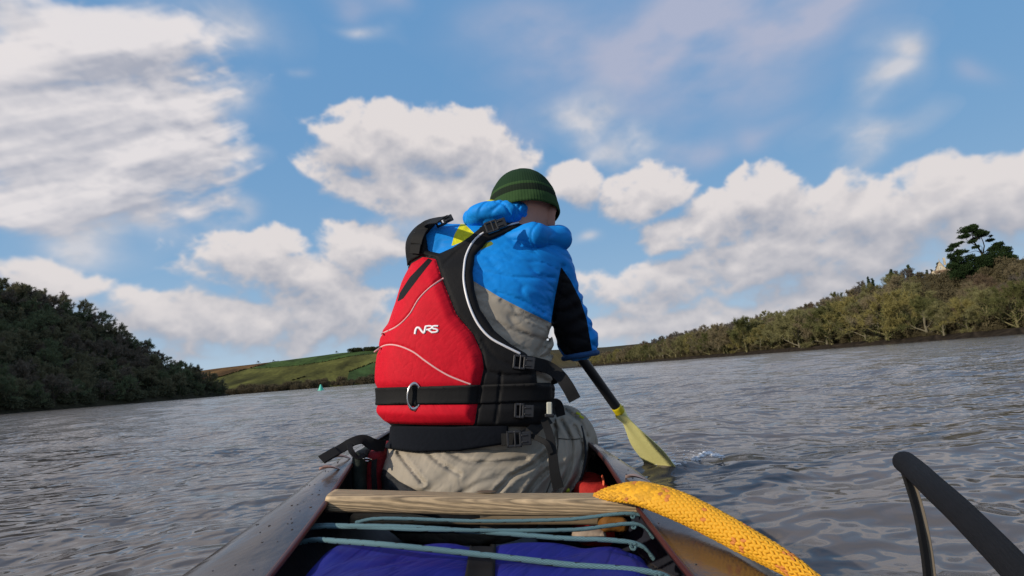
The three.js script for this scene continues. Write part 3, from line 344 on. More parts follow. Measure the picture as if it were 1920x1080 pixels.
// trousers: hips on the seat, thighs forward
const hips = lofted([[1000, 735, 1000, 1.40, 0.12], [935, 716, 1030, 1.385, 0.168], [890, 716, 1034, 1.38, 0.172], [850, 726, 1028, 1.39, 0.152], [815, 752, 1014, 1.40, 0.115], [760, 770, 1005, 1.41, 0.09]], 2.3);
const K = { hr: P(1022, 872, 1.43), kr: P(1058, 824, 1.60), hl: P(800, 890, 1.42), kl: P(800, 875, 1.62), ar: V3(0.12, -0.44, -1.62), al: V3(-0.24, -0.44, -1.62) };
const TC = [[[[748, 850], [765, 872], [792, 905]], 0.008, 4], [[[800, 846], [825, 868], [862, 890]], 0.007, 4], [[[842, 848], [880, 866], [930, 868], [985, 862]], 0.007, 4.5], [[[1028, 850], [1000, 872], [960, 895], [930, 925]], 0.010, 4.5], [[[1030, 880], [1005, 902], [985, 930]], 0.009, 4], [[[1040, 800], [1030, 840], [1010, 860]], 0.007, 5], [[[1052, 790], [1070, 830], [1066, 880], [1040, 930]], 0.008, 4], [[[1078, 800], [1092, 840], [1084, 890], [1060, 930]], 0.008, 4], [[[1108, 850], [1096, 895], [1070, 935]], 0.011, 4.5], [[[955, 800], [990, 806], [1010, 790]], 0.007, 4], [[[860, 930], [900, 905], [960, 890]], 0.004, 5], [[[1060, 770], [1085, 790], [1100, 820]], 0.007, 4], [[[735, 900], [760, 915], [800, 930]], 0.004, 4]].map(([a, b, c]) => [curve2(a), b, c]);
function trouserField(x, y, z) {
  let d = hips(x, y, z); d = smin(d, capsule(x, y, z, K.hr, K.kr, 0.108, 0.092), 0.05); d = smin(d, capsule(x, y, z, K.hl, K.kl, 0.10, 0.088), 0.05);
  d = smin(d, Math.min(capsule(x, y, z, K.kr, K.ar, 0.085, 0.055), capsule(x, y, z, K.kl, K.al, 0.085, 0.055)), 0.03);
  if (Math.abs(d) < 0.03) { const u = x * 0.75 + y * 0.66, v = -x * 0.66 + y * 0.75, n = noise(u * 4, v * 15, z * 4 + 6); d += 0.005 * (Math.exp(-n * n * 34) - 0.25) + 0.005 * noise(x * 8, y * 8, z * 8) + 0.0008 * noise(x * 24, y * 24, z * 24); const [px, py] = seen({ x, y, z }); for (const c of TC) { const q = polyline(px, py, c[0]) / c[2]; if (q < 4) d += c[1] * (Math.exp(-q * q) - 0.35 * Math.exp(-Math.pow(q - 2, 2))); } }
  return d;
}
// life jacket
const vestPoly = [[560, 800], [560, 560], [730, 480], [755, 420], [826, 392], [844, 411], [818, 421], [800, 440], [803, 470], [824, 475], [850, 463], [876, 446], [902, 424], [918, 406], [970, 406], [1006, 411], [1008, 421], [962, 434], [914, 454], [891, 480], [886, 510], [890, 546], [900, 580], [927, 620], [957, 645], [987, 663], [1004, 690], [1008, 722], [1030, 724], [1032, 760], [1014, 800]];
const redPoly = [[560, 793], [560, 655], [722, 600], [737, 568], [751, 528], [772, 494], [793, 482], [817, 486], [829, 524], [855, 589], [887, 627], [903, 662], [907, 690], [900, 722], [895, 760], [889, 797], [800, 797], [715, 793]];
const slashPoly = [[803, 484], [811, 488], [786, 520], [756, 560], [745, 566], [749, 550], [768, 520]];
const foam = (x, y, z) => { let d = smin(trunk(x, y, z), capsule(x, y, z, J.sl, J.sr, 0.066, 0.064), 0.05) - 0.024; const h = sstep(0.245, 0.30, y); return d + 0.013 * h; };
function vestField(x, y, z) {
  let d = foam(x, y, z); const [px, py] = seen({ x, y, z });
  const rim = polySDF(px, py, vestPoly) * 0.00127;
  if (Math.abs(d) < 0.045) {
    const rd = polySDF(px, py, redPoly); if (z > -1.5) { d -= 0.013 * sstep(3, -22, rd) * sstep(470, 540, py); d += 0.006 * Math.exp(-Math.pow((rd - 1) / 3.2, 2)); }
    d += 0.004 * noise(x * 6, y * 6, z * 6) + 0.0008 * noise(x * 18, y * 18, z * 18) + 0.006 * Math.exp(-Math.pow((py - 742) / 20, 4));
    for (const c of VC) d += c[1] * Math.exp(-Math.pow(polyline(px, py, c[0]) / c[2], 2));
  }
  return smax(d, rim, 0.016);
}
const VC = [[curve2([[828, 522], [790, 555], [768, 590], [745, 612], [715, 627]]), 0.0035, 3], [curve2([[702, 660], [722, 648], [745, 648], [775, 660], [815, 690], [880, 720]]), 0.0035, 3], [curve2([[905, 690], [925, 700], [965, 705], [1005, 700]]), 0.004, 3.5], [curve2([[940, 700], [936, 740], [930, 790]]), 0.004, 3], [curve2([[905, 640], [930, 670], [970, 690]]), 0.003, 4], [curve2([[830, 498], [860, 470], [890, 450]]), 0.003, 3]];
const outer = (x, y, z) => Math.min(vestField(x, y, z), jacketField(x, y, z));
let lifeJacket;
{
  const shell = surface(vestField, V3(-0.40, -0.16, -1.66), V3(0.14, 0.44, -1.18), 0.0055);
  const [redAll, black] = cut(shell, (p, n) => (p.z < -1.47 ? 1 : polySDF(...seen(p), redPoly))), [slash, red] = cut(redAll, (p, n) => (n.z < 0.1 || p.z < -1.45 ? 1 : polySDF(...seen(p), slashPoly)));
  lifeJacket = fit(person, null, 'life_jacket', black, M.black, 'red and black buoyancy vest with straps and buckles'); fit(person, lifeJacket, 'foam_panel', red, M.red, 'red back panel'); fit(person, lifeJacket, 'fabric_stripe', slash, M.black);
  const shellOf = (poly, off, lo, hi, base = outer) => surface((x, y, z) => smax(base(x, y, z) - off, polySDF(...seen({ x, y, z }), poly) * 0.00127, 0.004), lo, hi, 0.005);
  fit(person, lifeJacket, 'belt', shellOf([[560, 729], [701, 727], [900, 721], [1030, 717], [1040, 722], [1044, 745], [1032, 752], [900, 758], [701, 760], [560, 760]], 0.0055, V3(-0.42, -0.12, -1.66), V3(0.16, 0.02, -1.16)), M.webbing, 'wide black webbing belt round the vest');
  fit(person, lifeJacket, 'waist_belt', shellOf([[560, 803], [716, 798], [850, 800], [952, 793], [956, 828], [940, 834], [860, 846], [780, 848], [716, 840], [560, 832]], 0.018, V3(-0.40, -0.22, -1.66), V3(0.08, -0.06, -1.14), (x, y, z) => Math.min(trunk(x, y, z), trouserField(x, y, z) + 0.012)), M.fleece, 'padded dark waist band');
  const onV = (list, w, off = 0.004, th = 0.0025) => { const pts = list.map(([x, y]) => onto(outer, x, y, off)); return band(pts.map((p) => p.p), w, th, (t) => pts[Math.min(pts.length - 1, Math.round(t * (pts.length - 1)))].n, 30); };
  const pipe = (pts, r, m, off, name) => fit(person, lifeJacket, name, cordOn(outer, pts, r, off, 90), m);
  pipe([[975, 417], [935, 427], [905, 438], [886, 456], [874, 480], [870, 505], [870, 530], [876, 560], [886, 588], [900, 613], [920, 634], [948, 650], [974, 663]], 0.0030, M.pipe, 0.001, 'piping');
  pipe([[832, 522], [806, 540], [785, 562], [768, 590], [745, 612], [716, 626]], 0.0022, M.seam, 0.001, 'stitching'); pipe([[703, 660], [722, 648], [745, 648], [775, 660], [800, 678], [840, 704], [882, 720]], 0.0022, M.seam, 0.001, 'stitching');
  // webbing: shoulder straps, side straps, hanging ends
  const strap = (g, label) => fit(person, lifeJacket, 'strap', g, M.webbing, label);
  strap(onV([[830, 414], [800, 424], [786, 446], [780, 476]], 0.036, 0.006)); strap(onV([[905, 436], [935, 424], [975, 413], [1003, 416]], 0.030, 0.006));
  const free = (pts, w, up = V3(0, 0.2, 1), th = 0.0025) => band(pts.map((q) => P(...q)), w, th, up, 40);
  strap(free([[930, 672, 1.262], [965, 678, 1.262], [998, 681, 1.275], [1030, 690, 1.30], [1050, 705, 1.29], [1065, 726, 1.275], [1078, 750, 1.27]], (t) => t < 0.5 ? 0.032 : 0.030), 'loose black strap end hanging at the right side'); strap(free([[1012, 684, 1.30], [1034, 700, 1.34], [1040, 720, 1.36]], 0.03));
  strap(free([[935, 768, 1.26], [975, 770, 1.262], [1010, 770, 1.29], [1050, 766, 1.36]], 0.028)); strap(free([[1018, 762, 1.285], [1045, 757, 1.31], [1052, 780, 1.31]], 0.022));
  strap(free([[940, 824, 1.235], [970, 822, 1.232], [992, 812, 1.25], [1012, 795, 1.29], [1030, 785, 1.34]], 0.026)); strap(free([[985, 806, 1.25], [1000, 818, 1.225], [1025, 832, 1.205], [1033, 850, 1.20]], 0.012));
  strap(free([[1020, 786, 1.27], [1030, 815, 1.225], [1036, 850, 1.205], [1040, 885, 1.195], [1047, 916, 1.19]], (t) => 0.017 + 0.007 * t), 'long black strap end hanging over the trousers');
  const buckle = (px, py, D, w, h, turn) => { const c = P(px, py, D), Z = V3(0, 0.05, 1).normalize(), X = V3(Math.cos(turn), Math.sin(turn), 0).normalize(), Y = V3().crossVectors(Z, X), m = placeM(c, X, Y, Z), b = (x, y, z, a, bb, cc) => rbox(a, bb, cc, 0.002, m.clone().multiply(new THREE.Matrix4().makeTranslation(x, y, z)));
    return fit(person, lifeJacket, 'buckle', join([b(0, h / 2 - 0.003, 0, w, 0.006, 0.008), b(0, -h / 2 + 0.003, 0, w, 0.006, 0.008), b(-w / 2 + 0.003, 0, 0, 0.006, h, 0.008), b(w / 2 - 0.003, 0, 0, 0.006, h, 0.008), b(0.002, 0, 0.001, 0.0045, h, 0.007), b(w / 2 + 0.010, 0, -0.001, 0.022, h * 0.82, 0.007), b(w / 2 + 0.006, h * 0.2, 0.003, 0.014, 0.004, 0.005), b(w / 2 + 0.006, -h * 0.2, 0.003, 0.014, 0.004, 0.005)]), M.plastic); };
  buckle(974, 679, 1.248, 0.030, 0.034, -0.1); buckle(974, 770, 1.248, 0.024, 0.034, -0.05); buckle(964, 823, 1.218, 0.034, 0.036, 0.05); buckle(922, 425, 1.30, 0.034, 0.030, 0.35); buckle(826, 417, 1.375, 0.028, 0.022, 0.45); buckle(785, 446, 1.385, 0.022, 0.034, 1.2);
  { const c = P(1030, 767, 1.262); fit(person, lifeJacket, 'tag', rbox(0.013, 0.032, 0.007, 0.003, new THREE.Matrix4().makeTranslation(c.x, c.y, c.z)), std('worn grey plastic', [0.42, 0.42, 0.36], 0.5), 'small pale grey tag'); const s = P(1030, 779, 1.262); fit(person, lifeJacket, 'tag', rbox(0.022, 0.009, 0.009, 0.003, new THREE.Matrix4().makeTranslation(s.x, s.y, s.z)), M.plastic); }
  { const h = onto(outer, 780, 743, 0.010), g = new THREE.TorusGeometry(1, 0.16, 10, 36); g.scale(0.0150, 0.0285, 0.018); g.applyMatrix4(new THREE.Matrix4().makeRotationY(0.35).setPosition(h.p)); fit(person, lifeJacket, 'ring', g, M.steel, 'steel ring on the belt'); fit(person, lifeJacket, 'belt_loop', sheet(outer, [[772, 722], [784, 722]], [[772, 762], [784, 762]], 3, 8, 0.005, 0.003), M.webbing); }
  // the letters printed on the red panel
  const stroke = (pts, w, n = 26) => { const c = new THREE.SplineCurve(pts.map((p) => new THREE.Vector2(...p))), rows = []; for (let i = 0; i <= n; i++) { const q = c.getPoint(i / n), t = c.getTangent(i / n), a = onto(outer, q.x - t.y * w, q.y + t.x * w), b = onto(outer, q.x + t.y * w, q.y - t.x * w), m = onto(outer, q.x, q.y); rows.push([a.p.clone().addScaledVector(a.n, -0.001), a.p.clone().addScaledVector(a.n, 0.0016), m.p.clone().addScaledVector(m.n, 0.0022), b.p.clone().addScaledVector(b.n, 0.0016), b.p.clone().addScaledVector(b.n, -0.001)]); } return gridGeo(rows); };
  fit(person, lifeJacket, 'logo', join([stroke([[778.4, 626.5], [779.5, 620], [782, 615], [785.5, 614.6], [788.6, 617.4], [791.5, 621.6], [794.4, 624.2], [796.4, 622.4], [798.6, 612.4]], 1.9, 50),
    stroke([[797.5, 612.6], [804, 611.4], [809.5, 612.2], [809.6, 615.8], [804, 618], [799.6, 618.6]], 1.7), stroke([[803, 618], [806.5, 620.8], [811, 623.8]], 1.7), stroke([[821.8, 611.6], [815, 611.4], [811.2, 613], [812.4, 616], [818, 617.4], [821.2, 619.6], [818.6, 622.6], [810, 623.4]], 1.7)]), M.white, 'white NRS letters');
}
{
  const g = surface(trouserField, V3(-0.42, -0.50, -1.94), V3(0.26, -0.02, -1.15), 0.0065);
  const darkPoly = [[560, 1000], [560, 880], [722, 880], [748, 902], [782, 920], [830, 930], [900, 960], [900, 1000]], [dark, main] = cut(g, (p, n) => (p.z < -1.5 ? 1 : polySDF(...seen(p), darkPoly)));
  const tr = fit(person, null, 'trousers', main, M.trouser, 'taupe waterproof trousers with charcoal side panel'); fit(person, tr, 'side_panel', dark, M.darkGrey, 'charcoal side panel');
  const gm = std('yellow green tab', [0.52, 0.56, 0.03], 0.6), tf = trouserField; for (const [x, y] of [[1084, 777], [1090, 783]]) { const h = onto(tf, x, y, 0.002); fit(person, tr, 'tab', rbox(0.014, 0.007, 0.004, 0.002, placeM(h.p, V3(0.9, -0.45, 0).normalize(), V3(0.45, 0.9, 0).normalize(), V3(0, 0, 1))), gm); }
  fit(person, tr, 'tab', cordOn(tf, [[1064, 918], [1061, 926], [1060, 936]], 0.006, 0.001, 10), gm, 'yellow green tab at the thigh');
  fit(person, tr, 'seam', cordOn(tf, [[1042, 786], [1046, 820], [1044, 850], [1036, 890], [1024, 925]], 0.0016, 0.0005, 40), cloth('seam cloth', [0.2, 0.175, 0.14])); fit(person, tr, 'seam', cordOn(tf, [[1045, 822], [1070, 824], [1092, 822]], 0.0014, 0.0005, 20), cloth('seam cloth', [0.2, 0.175, 0.14]));
  fit(person, tr, 'zip', cordOn(tf, [[1090, 800], [1098, 840], [1094, 880], [1082, 915]], 0.003, 0.0006, 30), M.darkGrey);
}
// the body inside the clothes: one skin with head and hands
const HEAD = P(985, 398, 1.445);
{
  const C = HEAD, sk = [[[V3(C.x, C.y - 0.20, C.z + 0.02), V3(-0.06, -0.10, -1.40)], 0.085, 0.09], [[V3(C.x, C.y - 0.17, C.z + 0.02), V3(C.x, C.y - 0.03, C.z)], 0.052, 0.050], [[J.sl, J.sr], 0.045, 0.045], [[J.sr, J.er], 0.045, 0.036], [[J.er, J.hr], 0.036, 0.026], [[J.sl, J.el], 0.045, 0.036], [[J.el, J.hl], 0.036, 0.026], [[K.hr, K.kr], 0.075, 0.055], [[K.hl, K.kl], 0.072, 0.055], [[K.kr, K.ar], 0.05, 0.035], [[K.kl, K.al], 0.05, 0.035], [[K.hl, K.hr], 0.085, 0.085], [[V3(-0.06, -0.10, -1.40), V3(-0.07, -0.2, -1.40)], 0.09, 0.09]];
  const bodyG = surface((x, y, z) => { let d = 1; for (const [[a, b], ra, rb] of sk) d = smin(d, capsule(x, y, z, a, b, ra, rb), 0.03); return d; }, V3(-0.36, -0.50, -1.92), V3(0.32, C.y - 0.02, -1.24), 0.012);
  const F = V3(0.22, -0.05, -0.974).normalize(), Rg = V3(0.974, 0, 0.22).normalize();          // the face looks ahead and a little to the right
  const w = (r, u, f) => C.clone().addScaledVector(Rg, r).addScaledVector(V3(0, 1, 0), u).addScaledVector(F, f);
  const hf = (x, y, z) => { let d = ball(x, y, z, w(0, 0.014, 0), 0.075, 0.088, 0.088); d = smin(d, capsule(x, y, z, w(0, -0.02, 0.03), w(0, -0.055, 0.055), 0.056, 0.036), 0.04); d = smin(d, capsule(x, y, z, w(0, -0.14, -0.012), w(0, -0.01, -0.01), 0.054, 0.052), 0.03); d = smin(d, capsule(x, y, z, w(0, 0.03, 0.088), w(0, -0.002, 0.108), 0.008, 0.012), 0.014);
    d = smin(d, capsule(x, y, z, w(-0.035, 0.042, 0.078), w(0.035, 0.042, 0.078), 0.010, 0.010), 0.012); for (const s of [-1, 1]) { d = smax(d, -ball(x, y, z, w(s * 0.032, 0.026, 0.094), 0.014, 0.009, 0.014), 0.008); d = smin(d, ball(x, y, z, w(s * 0.032, 0.025, 0.076), 0.0125, 0.0125, 0.0125), 0.002); const e = capsule(x, y, z, w(s * 0.077, -0.002, -0.012), w(s * 0.074, -0.042, -0.004), 0.014, 0.010); d = smin(d, smax(e, -ball(x, y, z, w(s * 0.090, -0.018, -0.002), 0.009, 0.018, 0.010), 0.004), 0.006); }
    d = smax(d, -capsule(x, y, z, w(-0.022, -0.032, 0.094), w(0.022, -0.032, 0.094), 0.0035, 0.0035), 0.006); return d; };
  const headG = surface(hf, V3(C.x - 0.14, C.y - 0.15, C.z - 0.16), V3(C.x + 0.14, C.y + 0.15, C.z + 0.14), 0.004);
  const hand = (wrist, grip, axis, side) => {                              // fingers closed round a shaft that runs along axis
    const A = axis.clone().normalize(), toW = wrist.clone().sub(grip); toW.addScaledVector(A, -toW.dot(A)).normalize(); const B = V3().crossVectors(A, toW).multiplyScalar(side), ring = (al, a, r) => grip.clone().addScaledVector(A, al).addScaledVector(toW, Math.cos(a) * r).addScaledVector(B, Math.sin(a) * r), caps = [];
    for (let f = 0; f < 4; f++) { const al = (f - 1.5) * 0.019, ln = [0.92, 1, 0.97, 0.8][f], r = 0.026; let q = ring(al, 0.25, 0.030); for (const [k, ang] of [[0, 1.25], [1, 2.35], [2, 3.3]]) { const n = ring(al, 0.25 + (ang - 0.25) * ln + 0.2, r); caps.push([q, n, 0.0092 - k * 0.0006, 0.0088 - k * 0.0006]); q = n; } caps.push([ring(al * 0.8, -0.1, 0.042), ring(al, 0.25, 0.030), 0.0115, 0.0095]); }
    let q = ring(0.026, -0.5, 0.036); for (const [al, ang, r, ra] of [[0.040, -1.2, 0.029, 0.0105], [0.044, -2.1, 0.026, 0.0092]]) { const n = ring(al, ang, r); caps.push([q, n, ra + 0.001, ra]); q = n; }
    const pc = ring(0, -0.15, 0.044); const f = (x, y, z) => { let d = capsule(x, y, z, ring(-0.026, -0.15, 0.042), ring(0.026, -0.2, 0.042), 0.015, 0.016); d = smin(d, capsule(x, y, z, pc, wrist, 0.020, 0.026), 0.02); for (const [a, b, ra, rb] of caps) d = smin(d, capsule(x, y, z, a, b, ra, rb), 0.004); return d; };
    return surface(f, V3(grip.x - 0.10, grip.y - 0.10, grip.z - 0.10), V3(grip.x + 0.10, grip.y + 0.10, grip.z + 0.10), 0.0035); };
  const SH = P(1100, 685, 1.80), SB = P(1243, 886, 2.05), ax = SH.clone().sub(SB).normalize(), gripR = SH.clone().addScaledVector(ax, 0.085), gripL = SH.clone().addScaledVector(ax, 0.47);
  const geo = join([bodyG, headG, hand(J.hr, gripR, ax, -1), hand(J.hl, gripL, ax, 1)]); fit(person, null, 'body', geo, M.skin);
  // knitted hat in four bands of ribbing
  const tilt = new THREE.Matrix4().makeRotationZ(0.075).premultiply(new THREE.Matrix4().makeRotationX(-0.13)), prof = (t) => [0.0985 * Math.pow(Math.max(0, 1 - Math.pow(t, 2.5)), 0.52) + 0.003 * Math.exp(-t * 14), t * 0.135];
  const bandGeo = (t0, t1, bulge) => { const rows = [], n = Math.max(4, Math.round((t1 - t0) * 60)); for (let j = 0; j <= n; j++) { const t = mix(t0, t1, j / n), [r, y] = prof(t), row = []; for (let i = 0; i <= 300; i++) { const a = i / 300 * 6.28318, rib = 0.0004 * Math.cos(a * 75) * sstep(1, 0.85, t), q = (r + rib + bulge * Math.sin(Math.PI * j / n)) + 0.0015 * noise(Math.cos(a) * 3, t * 5, Math.sin(a) * 3); row.push(V3(Math.cos(a) * q * 0.985, y - 0.0, Math.sin(a) * q * 1.08)); } rows.push(row); }
    if (t0 === 0) rows.unshift(rows[0].map((p) => V3(p.x * 0.95, p.y - 0.001, p.z * 0.95)), rows[0].map((p) => V3(p.x * 0.965, p.y - 0.004, p.z * 0.965)), rows[0].map((p) => V3(p.x * 0.985, p.y - 0.004, p.z * 0.985))); const g = gridGeo(rows); g.applyMatrix4(tilt); const c = P(983, 405, 1.44); g.translate(c.x, c.y, c.z); return g; };
  const hat = fit(person, null, 'knitted_hat', bandGeo(0.43, 1.0, 0), M.knitDark, 'dark green knitted hat with lighter bands'); fit(person, hat, 'knit_band', bandGeo(0.365, 0.43, 0.0008), M.knitLight); fit(person, hat, 'knit_stripe', bandGeo(0.215, 0.365, 0.0004), M.knitStripe); fit(person, hat, 'brim', bandGeo(0, 0.215, 0.0012), M.knitLight);
}

// ------------------------------------------------------------------ paddle
{
  const SH = P(1100, 685, 1.80), SB = P(1243, 886, 2.05), ax = SH.clone().sub(SB).normalize(), neck = P(1150, 800, 1.885), N = SB.clone().addScaledVector(ax, -SB.clone().sub(neck).dot(ax) * 1).clone(), B0 = SB.clone().addScaledVector(ax, neck.clone().sub(SB).dot(ax));
  const pd = aboard('paddle', SB, 'black shafted canoe paddle with pale yellow blade dipping into the river', 'paddle');
  fit(pd, null, 'shaft', tube([SH.clone().addScaledVector(ax, 0.50), SH, B0.clone().addScaledVector(ax, 0.012)], 0.0165, 20, 18), std('black shaft', [0.012, 0.012, 0.013], 0.45));
  fit(pd, null, 'grip', tube([-0.045, -0.02, 0.02, 0.045].map((k) => SH.clone().addScaledVector(ax, 0.51).addScaledVector(V3(1, 0, 0.3).normalize(), k)), 0.016, 16, 12), M.plastic);
  fit(pd, null, 'tape_wrap', tube([B0.clone().addScaledVector(ax, 0.035), B0.clone().addScaledVector(ax, 0.012)], 0.0182, 4, 18), std('yellow tape', [0.62, 0.50, 0.01], 0.5));
  const view = SB.clone().normalize(), across = V3().crossVectors(ax, view).normalize(), wide = across.clone().multiplyScalar(0.58).addScaledVector(V3().crossVectors(across, ax), 0.815).normalize(), nrm = V3().crossVectors(wide, ax).normalize();
  const rows = [], W = (t) => 0.017 + 0.056 * Math.pow(sstep(0.0, 0.55, t), 1.1) * Math.sqrt(Math.max(0, 1 - Math.pow(sstep(0.72, 1.0, t), 3) * 0.96));
  for (let j = 0; j <= 50; j++) { const t = j / 50, w = W(t), c = B0.clone().addScaledVector(ax, 0.014 - 0.42 * t), row = []; for (let i = 0; i <= 40; i++) { const a = i / 40 * 6.28318, u = Math.cos(a), s = Math.sin(a), spine = 0.013 * Math.pow(1 - Math.abs(u), 1.6) * (1 - 0.75 * t); row.push(c.clone().addScaledVector(wide, u * w).addScaledVector(nrm, Math.sign(s) * (0.0035 * Math.pow(Math.abs(s), 0.5) + spine * Math.abs(s)) + 0.012 * u * u * t + (t < 0.12 ? s * 0.012 * (1 - t / 0.12) : 0))); } rows.push(row); }
  fit(pd, null, 'blade', gridGeo(rows), std('pale yellow blade', [0.84, 0.80, 0.33], 0.42, { bumpMap: rep(clothBump, 5), bumpScale: 0.001 }));
}
// splash where the blade cuts the water
{
  const r = rng(3), list = []; for (let i = 0; i < 700; i++) { const g = new THREE.IcosahedronGeometry(1, 1), low = i < 430, s = low ? 0.0018 + 0.0060 * r() * r() : 0.0006 + 0.0022 * Math.pow(r(), 3), a = r(), up = low ? 0.010 + 0.012 * r() : 0.015 + 0.09 * Math.pow(r(), 2.4) * (1 - a * 0.7), q = V3(BLADE_IN.x - 0.04 + a * 0.27, up + 0.018 * Math.sin(a * 9), BLADE_IN.z - 0.02 + (r() - 0.5) * (low ? 0.05 : 0.12) + 0.05 * Math.sin(a * 6)); g.scale(s * (1 + 2.6 * r()), s * 0.6, s * (0.8 + 0.8 * r())); g.translate(q.x, q.y, q.z); list.push(g); }
  const m = new THREE.Mesh(join(list), std('white water', [0.72, 0.74, 0.78], 0.25)); m.name = 'water_splash'; info(m, 'small white splash where the yellow paddle blade enters the river', null, null, 'stuff'); shade(m); scene.add(m);
}

// ------------------------------------------------------------------ gear in the canoe
{
  const bag = aboard('dry_bag', V3(-0.045, -0.52, -0.62), 'violet blue dry bag under crossing teal cords, filling the canoe behind the thwart', 'bag');
  const c = V3(-0.046, -0.392, -0.628), f = (x, y, z) => { let d = boxSDF(x, y, z, c, 0.272, 0.112, 0.342, 0.05); if (Math.abs(d) < 0.06) { d -= 0.004 * Math.cos((x - c.x) * 5.2) * Math.cos((z - c.z) * 4); const n = noise(x * 7 + z * 4, y * 7, z * 9); d += 0.007 * (Math.exp(-n * n * 26) - 0.3) + 0.006 * noise(x * 6, y * 6, z * 6) + 0.012 * Math.exp(-Math.pow((x + 0.052) / 0.03, 2)) * 0.6; } return d; };
  fit(bag, null, 'bag_body', surface(f, V3(-0.36, -0.56, -1.02), V3(0.28, -0.25, -0.24), 0.0085), cloth('violet blue coated nylon', [0.017, 0.021, 0.21], 0.55, 0.0024, 3, { bumpMap: rep(creaseBump, 2.0) }));
  fit(bag, null, 'strap', sheet(f, [[885, 1004], [904, 1003], [931, 1004]], [[866, 1110], [896, 1110], [927, 1110]], 8, 24, 0.003, 0.002), M.webbing, 'black strap over the bag');
  // teal cords laced from side to side
  const fleck = tex(64, (u, v) => { const w = 0.82 + 0.18 * Math.sin(u * 50) * Math.sin(v * 50), k = (Math.abs(((u * 2 + v * 1) % 1) - 0.5) < 0.10 && v % 1 < 0.36) ? 0.08 : 1; return [w * k, w * k, w * k]; }), cordM = std('teal braided cord', [0.135, 0.27, 0.31], 0.75, { map: rep(fleck, 1, 34), bumpMap: rep(fleck, 3, 120), bumpScale: 0.0006 });
  const cords = [[[[592, 986, 1.0], [660, 986, 0.975], [760, 988, 0.955], [900, 997, 0.95], [1040, 1008, 0.94], [1202, 1023, 0.93]], 0.0050, 'teal flecked cord crossing the bag, the thicker one next to the thwart'], [[[594, 989, 0.99], [800, 993, 0.945], [960, 995, 0.95], [1080, 993, 0.96], [1202, 985, 0.97]], 0.0042, 'teal flecked cord that rises to the right from the crossing behind the thwart'], [[[584, 1013, 0.945], [640, 1015, 0.895], [720, 1021, 0.85], [876, 1037, 0.84], [1050, 1057, 0.825], [1252, 1082, 0.81]], 0.0054, 'teal flecked cord over the middle of the blue bag, nearest the camera'], [[[700, 973, 1.0], [900, 977, 1.0], [1060, 974, 1.0], [1200, 966, 1.0]], 0.0040, 'teal flecked cord half hidden under the wooden thwart']];
  for (const [pts, r, label] of cords) { const q = pts.map((p) => P(...p)), o = aboard('lacing_cord', q[0], label, 'cord', 'cords laced across the canoe'), loops = [q[0].clone().add(V3(-0.03, -0.006, 0.0)), ...q, q[q.length - 1].clone().add(V3(0.02, -0.02, 0.0))]; fit(o, null, 'cord', tube(loops, r * 0.8, 140, 9), cordM); const k = q[q.length - 1].clone().add(V3(-0.012, 0, 0)), kg = new THREE.TorusKnotGeometry(r * 0.8, r * 0.5, 40, 7); kg.translate(k.x, k.y, k.z); fit(o, null, 'knot', kg, cordM); }
  // soft bags at both sides of the seat
  const soft = (name, label, cat, c, h, r, col, extra) => { const o = aboard(name, V3(c.x, c.y - h[1], c.z), label, cat), g = surface((x, y, z) => boxSDF(x, y, z, c, h[0], h[1], h[2], r) + 0.010 * noise(x * 11, y * 11, z * 11) + 0.004 * noise(x * 30, y * 30, z * 30), V3(c.x - h[0] - 0.03, c.y - h[1] - 0.03, c.z - h[2] - 0.03), V3(c.x + h[0] + 0.03, c.y + h[1] + 0.03, c.z + h[2] + 0.03), 0.007); fit(o, null, 'bag_body', g, cloth(name, col, 0.7, 0.004, 4)); if (extra) extra(o); return o; };
  soft('kit_bag', 'dark red kit bag wedged between the paddler and the left gunwale', 'bag', P(711, 905, 1.36), [0.022, 0.085, 0.08], 0.02, [0.20, 0.012, 0.018], (o) => fit(o, null, 'strap', band([[704, 846, 1.3], [701, 880, 1.275], [703, 925, 1.27]].map((q) => P(...q)), 0.012, 0.003, V3(0, 0, 1)), M.webbing));
  soft('foam_pad', 'charcoal green pad hanging inside the left gunwale beside the dark red bag', 'pad', P(684, 900, 1.32), [0.016, 0.075, 0.07], 0.014, [0.022, 0.030, 0.026], (o) => { const k = P(688, 862, 1.26), g = new THREE.TorusGeometry(0.010, 0.002, 8, 24); g.applyMatrix4(new THREE.Matrix4().makeRotationX(1.1).setPosition(k)); fit(o, null, 'ring', g, M.steel); });
  soft('red_bag', 'bright red bag with an orange edge cord at the right of the seat', 'bag', P(1108, 950, 1.40), [0.045, 0.070, 0.09], 0.025, [0.42, 0.025, 0.02], (o) => fit(o, null, 'edge_cord', tube([[1129, 892, 1.34], [1132, 905, 1.33], [1128, 930, 1.32]].map((q) => P(...q)), 0.003, 20, 6), std('orange cord', [0.75, 0.12, 0.04], 0.6)));
  soft('stuff_sack', 'ochre stuff sack low behind the right end of the thwart', 'bag', P(1152, 984, 1.005), [0.024, 0.013, 0.016], 0.010, [0.17, 0.07, 0.012]);
  soft('folded_cloth', 'beige folded cloth under the teal cords, below the ochre sack', 'cloth', P(1108, 1006, 1.0), [0.03, 0.009, 0.016], 0.008, [0.34, 0.26, 0.19]);
}
